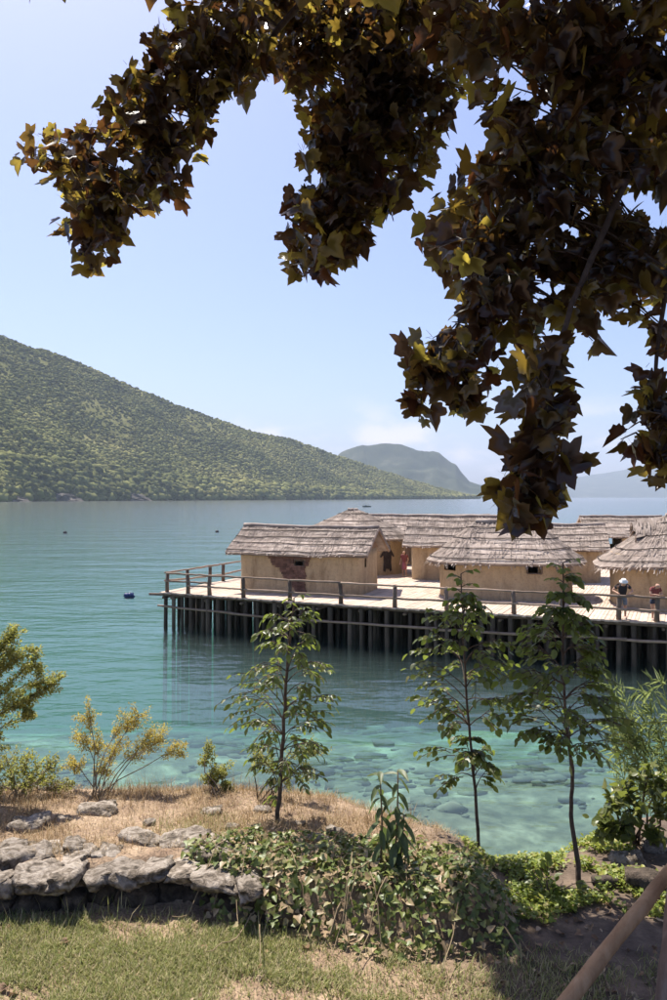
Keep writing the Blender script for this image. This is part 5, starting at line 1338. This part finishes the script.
# ------------------------------------------------------------------ stakes at bottom right
r = random.Random(14)
def stake(label, p0, p1, r0, r1, mat):
    mb = MB(); n = 14; pts = [p0.lerp(p1, i / n) + Vector((r.uniform(-.004, .004), r.uniform(-.004, .004), 0)) for i in range(n + 1)]
    mb.tube(pts, [r0 + (r1 - r0) * i / n + r.uniform(-.0025, .0025) for i in range(n + 1)], 12, wob=.02, rng=r)
    for q in (.3, .55, .8):
        p = p0.lerp(p1, q); d_ = rdir(r); mb.tube([p, p + d_ * (r0 * 1.15)], [.014, .008], 6)
    return tag(mb.build('wooden_stake', M[mat], None, True, org=p0), label, 'stake', 'tree stakes at bottom right')
stake('peeled brown stake leaning across the bottom right corner', Vector((.95, 3.62, 4.47)), at(735, 790, 4.25), .038, .034, 'stake')
stake('upright grey brown stake at the right edge behind the leaning stake', Vector((1.60, 3.78, 4.45)), Vector((1.86, 3.95, 6.1)), .043, .040, 'stake_red')
mb = MB(); mb.tube([ground_hit(585, 965) + Vector((0, 0, .05)), ground_hit(600, 985) + Vector((0, 0, .10)), ground_hit(612, 999) + Vector((0, 0, .02))], .004, 5)
tag(mb.build('dry_stalk', M['bark_pale']), 'thin pale dry stalk lying in front of the leaning stake', 'stalk')

# ------------------------------------------------------------------ overhanging tree
r = random.Random(99)
tree = thing('maple_tree', 'dark purple leaved maple whose branches hang over the view from above', 'tree', (3.6, 3.6, 4.5))
trunk = [Vector((3.6, 3.6, 4.4)), Vector((3.62, 3.65, 5.5)), Vector((3.55, 3.7, 7.0)), Vector((3.4, 3.85, 8.4)), Vector((3.1, 4.1, 9.6)), Vector((2.6, 4.6, 10.9)), Vector((2.2, 5.0, 12.2))]
mb = MB(); mb.tube(trunk, [.24, .20, .18, .17, .14, .10, .05], 12, wob=.05, rng=r); mb.build('trunk', M['bark'], tree, True)
POLYS = [  # outline, depth range, clusters, leaf size
    ('left', [(14, 152), (40, 128), (88, 128), (108, 96), (130, 62), (162, 25), (190, -10), (285, -10), (270, 60), (238, 95), (205, 130), (192, 178), (188, 200), (150, 208), (128, 222), (108, 262), (75, 278), (42, 266), (36, 248), (46, 215), (36, 195), (60, 165)], (4.3, 4.9), 150, .096),
    ('middle', [(190, -10), (470, -10), (470, 80), (445, 135), (425, 175), (395, 205), (372, 225), (352, 255), (325, 278), (303, 270), (284, 262), (292, 210), (306, 120), (296, 70), (240, 60)], (5.7, 6.5), 300, .108),
    ('main', [(420, 238), (442, 205), (440, 190), (500, 150), (505, 105), (470, 110), (430, 60), (430, -10), (690, -10), (690, 340), (640, 345), (622, 332), (590, 345), (540, 350), (500, 335), (475, 310), (460, 285), (432, 255)], (3.1, 4.0), 300, .098),
    ('sub', [(408, 385), (414, 350), (432, 332), (470, 322), (498, 340), (494, 385), (478, 410), (462, 418), (440, 396), (424, 424), (406, 412)], (3.2, 3.6), 30, .092),
    ('hang', [(524, 350), (556, 350), (572, 420), (580, 468), (562, 510), (542, 526), (522, 526), (508, 498), (492, 488), (494, 458), (510, 440), (512, 400)], (2.75, 3.15), 30, .112),
    ('right', [(616, 425), (640, 388), (667, 350), (695, 350), (695, 485), (660, 470), (640, 455), (620, 455), (612, 440)], (3.0, 3.5), 24, .090)]
def inside(p, poly):
    x, y = p; c = False; j = len(poly) - 1
    for i in range(len(poly)):
        xi, yi = poly[i]; xj, yj = poly[j]
        if (yi > y) != (yj > y) and x < (xj - xi) * (y - yi) / (yj - yi) + xi: c = not c
        j = i
    return c
LIMBS = {'left': [(640, -120, 4.0), (480, -90, 4.4), (340, -40, 4.7), (262, 50, 4.7), (215, 105, 4.65), (160, 165, 4.6), (118, 210, 4.55), (85, 255, 4.5)],
         'middle': [(560, -160, 5.0), (450, -80, 5.8), (390, 20, 6.3), (350, 110, 6.5), (325, 190, 6.5), (310, 250, 6.5)],
         'main': [(760, -60, 3.7), (680, 30, 3.6), (600, 110, 3.6), (540, 190, 3.5), (490, 260, 3.5), (455, 330, 3.4)],
         'sub': [(545, 200, 3.5), (500, 290, 3.45), (460, 345, 3.4), (425, 385, 3.4)],
         'hang': [(640, 150, 3.4), (590, 260, 3.15), (555, 350, 3.0), (540, 430, 2.95), (535, 500, 2.95)],
         'right': [(700, 150, 3.5), (665, 280, 3.3), (655, 380, 3.25), (650, 450, 3.25)]}
xf = []; pri = []; twig = MB()
for (nm, poly, (d0, d1), ncl, ls) in POLYS:
    pts = [at(*q) for q in LIMBS[nm]]; fine = []
    for i in range(len(pts) - 1):
        for k in range(4): fine.append(pts[i].lerp(pts[i + 1], k / 4) + Vector((r.uniform(-.015, .015),) * 3))
    fine.append(pts[-1]); nf = len(fine)
    head = [trunk[4].lerp(fine[0], k / 3) for k in range(3)] if nm in ('left', 'middle', 'main') else []
    full_ = head + fine; r1 = .026 if nm in ('left', 'middle') else .012
    mb = MB(); mb.tube(full_, [r1 * (1 - .88 * i / (len(full_) - 1)) + .003 for i in range(len(full_))], 8, wob=.05, rng=r); mb.build('limb', M['bark_dark'], tree, True)
    x0_ = min(p[0] for p in poly); x1_ = max(p[0] for p in poly); y0_ = min(p[1] for p in poly); y1_ = max(p[1] for p in poly)
    done = 0; tries = 0
    while done < ncl and tries < 20000:
        tries += 1
        q = (r.uniform(x0_, x1_), r.uniform(y0_, y1_))
        if not inside(q, poly): continue
        if fb1(q[0] * .03 + 40, q[1] * .03, 3) < (.36 if nm in ('middle', 'main') else .18) + r.uniform(0, .10): continue     # gaps between sprays
        d = r.uniform(d0, d1); c = at(q[0], q[1], d); done += 1
        near = min(fine, key=lambda f: (f - c).length + max(0, c.z - f.z) * .3)
        mid = near.lerp(c, .5) + Vector((0, 0, .05)); twig.tube([near, mid, c], [.005, .004, .0022], 4, False)
        k = r.choice((5, 6, 6, 7)) if nm in ('left', 'middle', 'main') else 5
        outw = (c - near); outw.z = 0; outw = outw.normalized() if outw.length > .02 else rdir(r)
        for j_ in range(k):
            rr = 11 / F * d
            tl = min(1.0, .30 / max((c - near).length, .05)); f_ = 1 - tl * (j_ / k) ** 1.2        # back along the last stretch of the twig
            p = (near * (1 - f_) ** 2 + mid * (2 * f_ * (1 - f_)) + c * f_ * f_) + rdir(r) * (rr * r.random() ** .5)
            tp = Vector((r.uniform(-1, 1), r.uniform(-1, 1), r.uniform(-1.2, .05))) + outw * .35
            nr = Vector((0, 0, 1)) + rdir(r) * 1.0
            xf.append(basis(p, tp, nr, ls * r.uniform(.6, 1.25)))
            px_ = 333.5 + F * p.x / p.y; py_ = 497 - F * (p.z - CAM_Z) / p.y
            pri.append(p.y if -10 < px_ < 677 and -10 < py_ < 1010 else 99)
# the crown above the picture, which shades the branches below
cnt = 0
while cnt < 5200:
    p = Vector((r.uniform(-2.2, 6.5), r.uniform(.5, 8.5), r.uniform(9.0, 13.0)))
    e = ((p.x - 2.4) / 4.4) ** 2 + ((p.y - 4.6) / 3.8) ** 2 + ((p.z - 10.6) / 2.6) ** 2
    if e > 1 or 497 - F * (p.z - CAM_Z) / p.y > -18: continue
    h = p.z - 4.5; gx = p.x - SUN.x / SUN.z * h; gy = p.y - SUN.y / SUN.z * h
    if gy > 3.75 and gx < .85 or gy > 4.65: continue
    cnt += 1
    xf.append(basis(p, Vector((r.uniform(-1, 1), r.uniform(-1, 1), r.uniform(-1, .1))), Vector((0, 0, 1)) + rdir(r) * .9, .16 * r.uniform(.7, 1.3))); pri.append(100 + p.y)
cnt = 0; tries = 0
while cnt < 1100 and tries < 40000:                        # leaves added towards the sun to cast shade on the corner by the stakes
    tries += 1
    gx, gy, h = r.uniform(.85, 2.7), r.uniform(3.4, 4.55), r.uniform(4.2, 8.0)
    p = Vector((gx + SUN.x / SUN.z * h, gy + SUN.y / SUN.z * h, 4.5 + h)); px_ = 333.5 + F * p.x / p.y; py_ = 497 - F * (p.z - CAM_Z) / p.y
    if py_ > -18 and not any(inside((px_, py_), q[1]) for q in POLYS[:3]): continue
    cnt += 1
    xf.append(basis(p, Vector((r.uniform(-1, 1), r.uniform(-1, 1), r.uniform(-1, .1))), Vector((0, 0, 1)) + rdir(r) * .8, .14 * r.uniform(.7, 1.3))); pri.append(90 + p.y)
tag(twig.build('twigs', M['bark_dark'], tree), kind='stuff')
emit(tree, MAPLE, xf, M['maple_one'], M['maple'], 300, prio=pri)
# ------------------------------------------------------------------ haze
b = MB(); b.box((0, 8000, 400 - 23.5), (36000, 16600, 847))
m, nt, out = nodes_of('haze_air')
pvn = nt.nodes.new('ShaderNodeVolumePrincipled'); pvn.inputs['Color'].default_value = (0.68, 0.80, 1.0, 1); pvn.inputs['Density'].default_value = HAZE_DENSITY
pvn.inputs['Anisotropy'].default_value = 0.0
nt.links.new(pvn.outputs[0], out.inputs['Volume'])
tag(b.build('haze', m), 'thin pale blue air haze over the lake', kind='stuff')
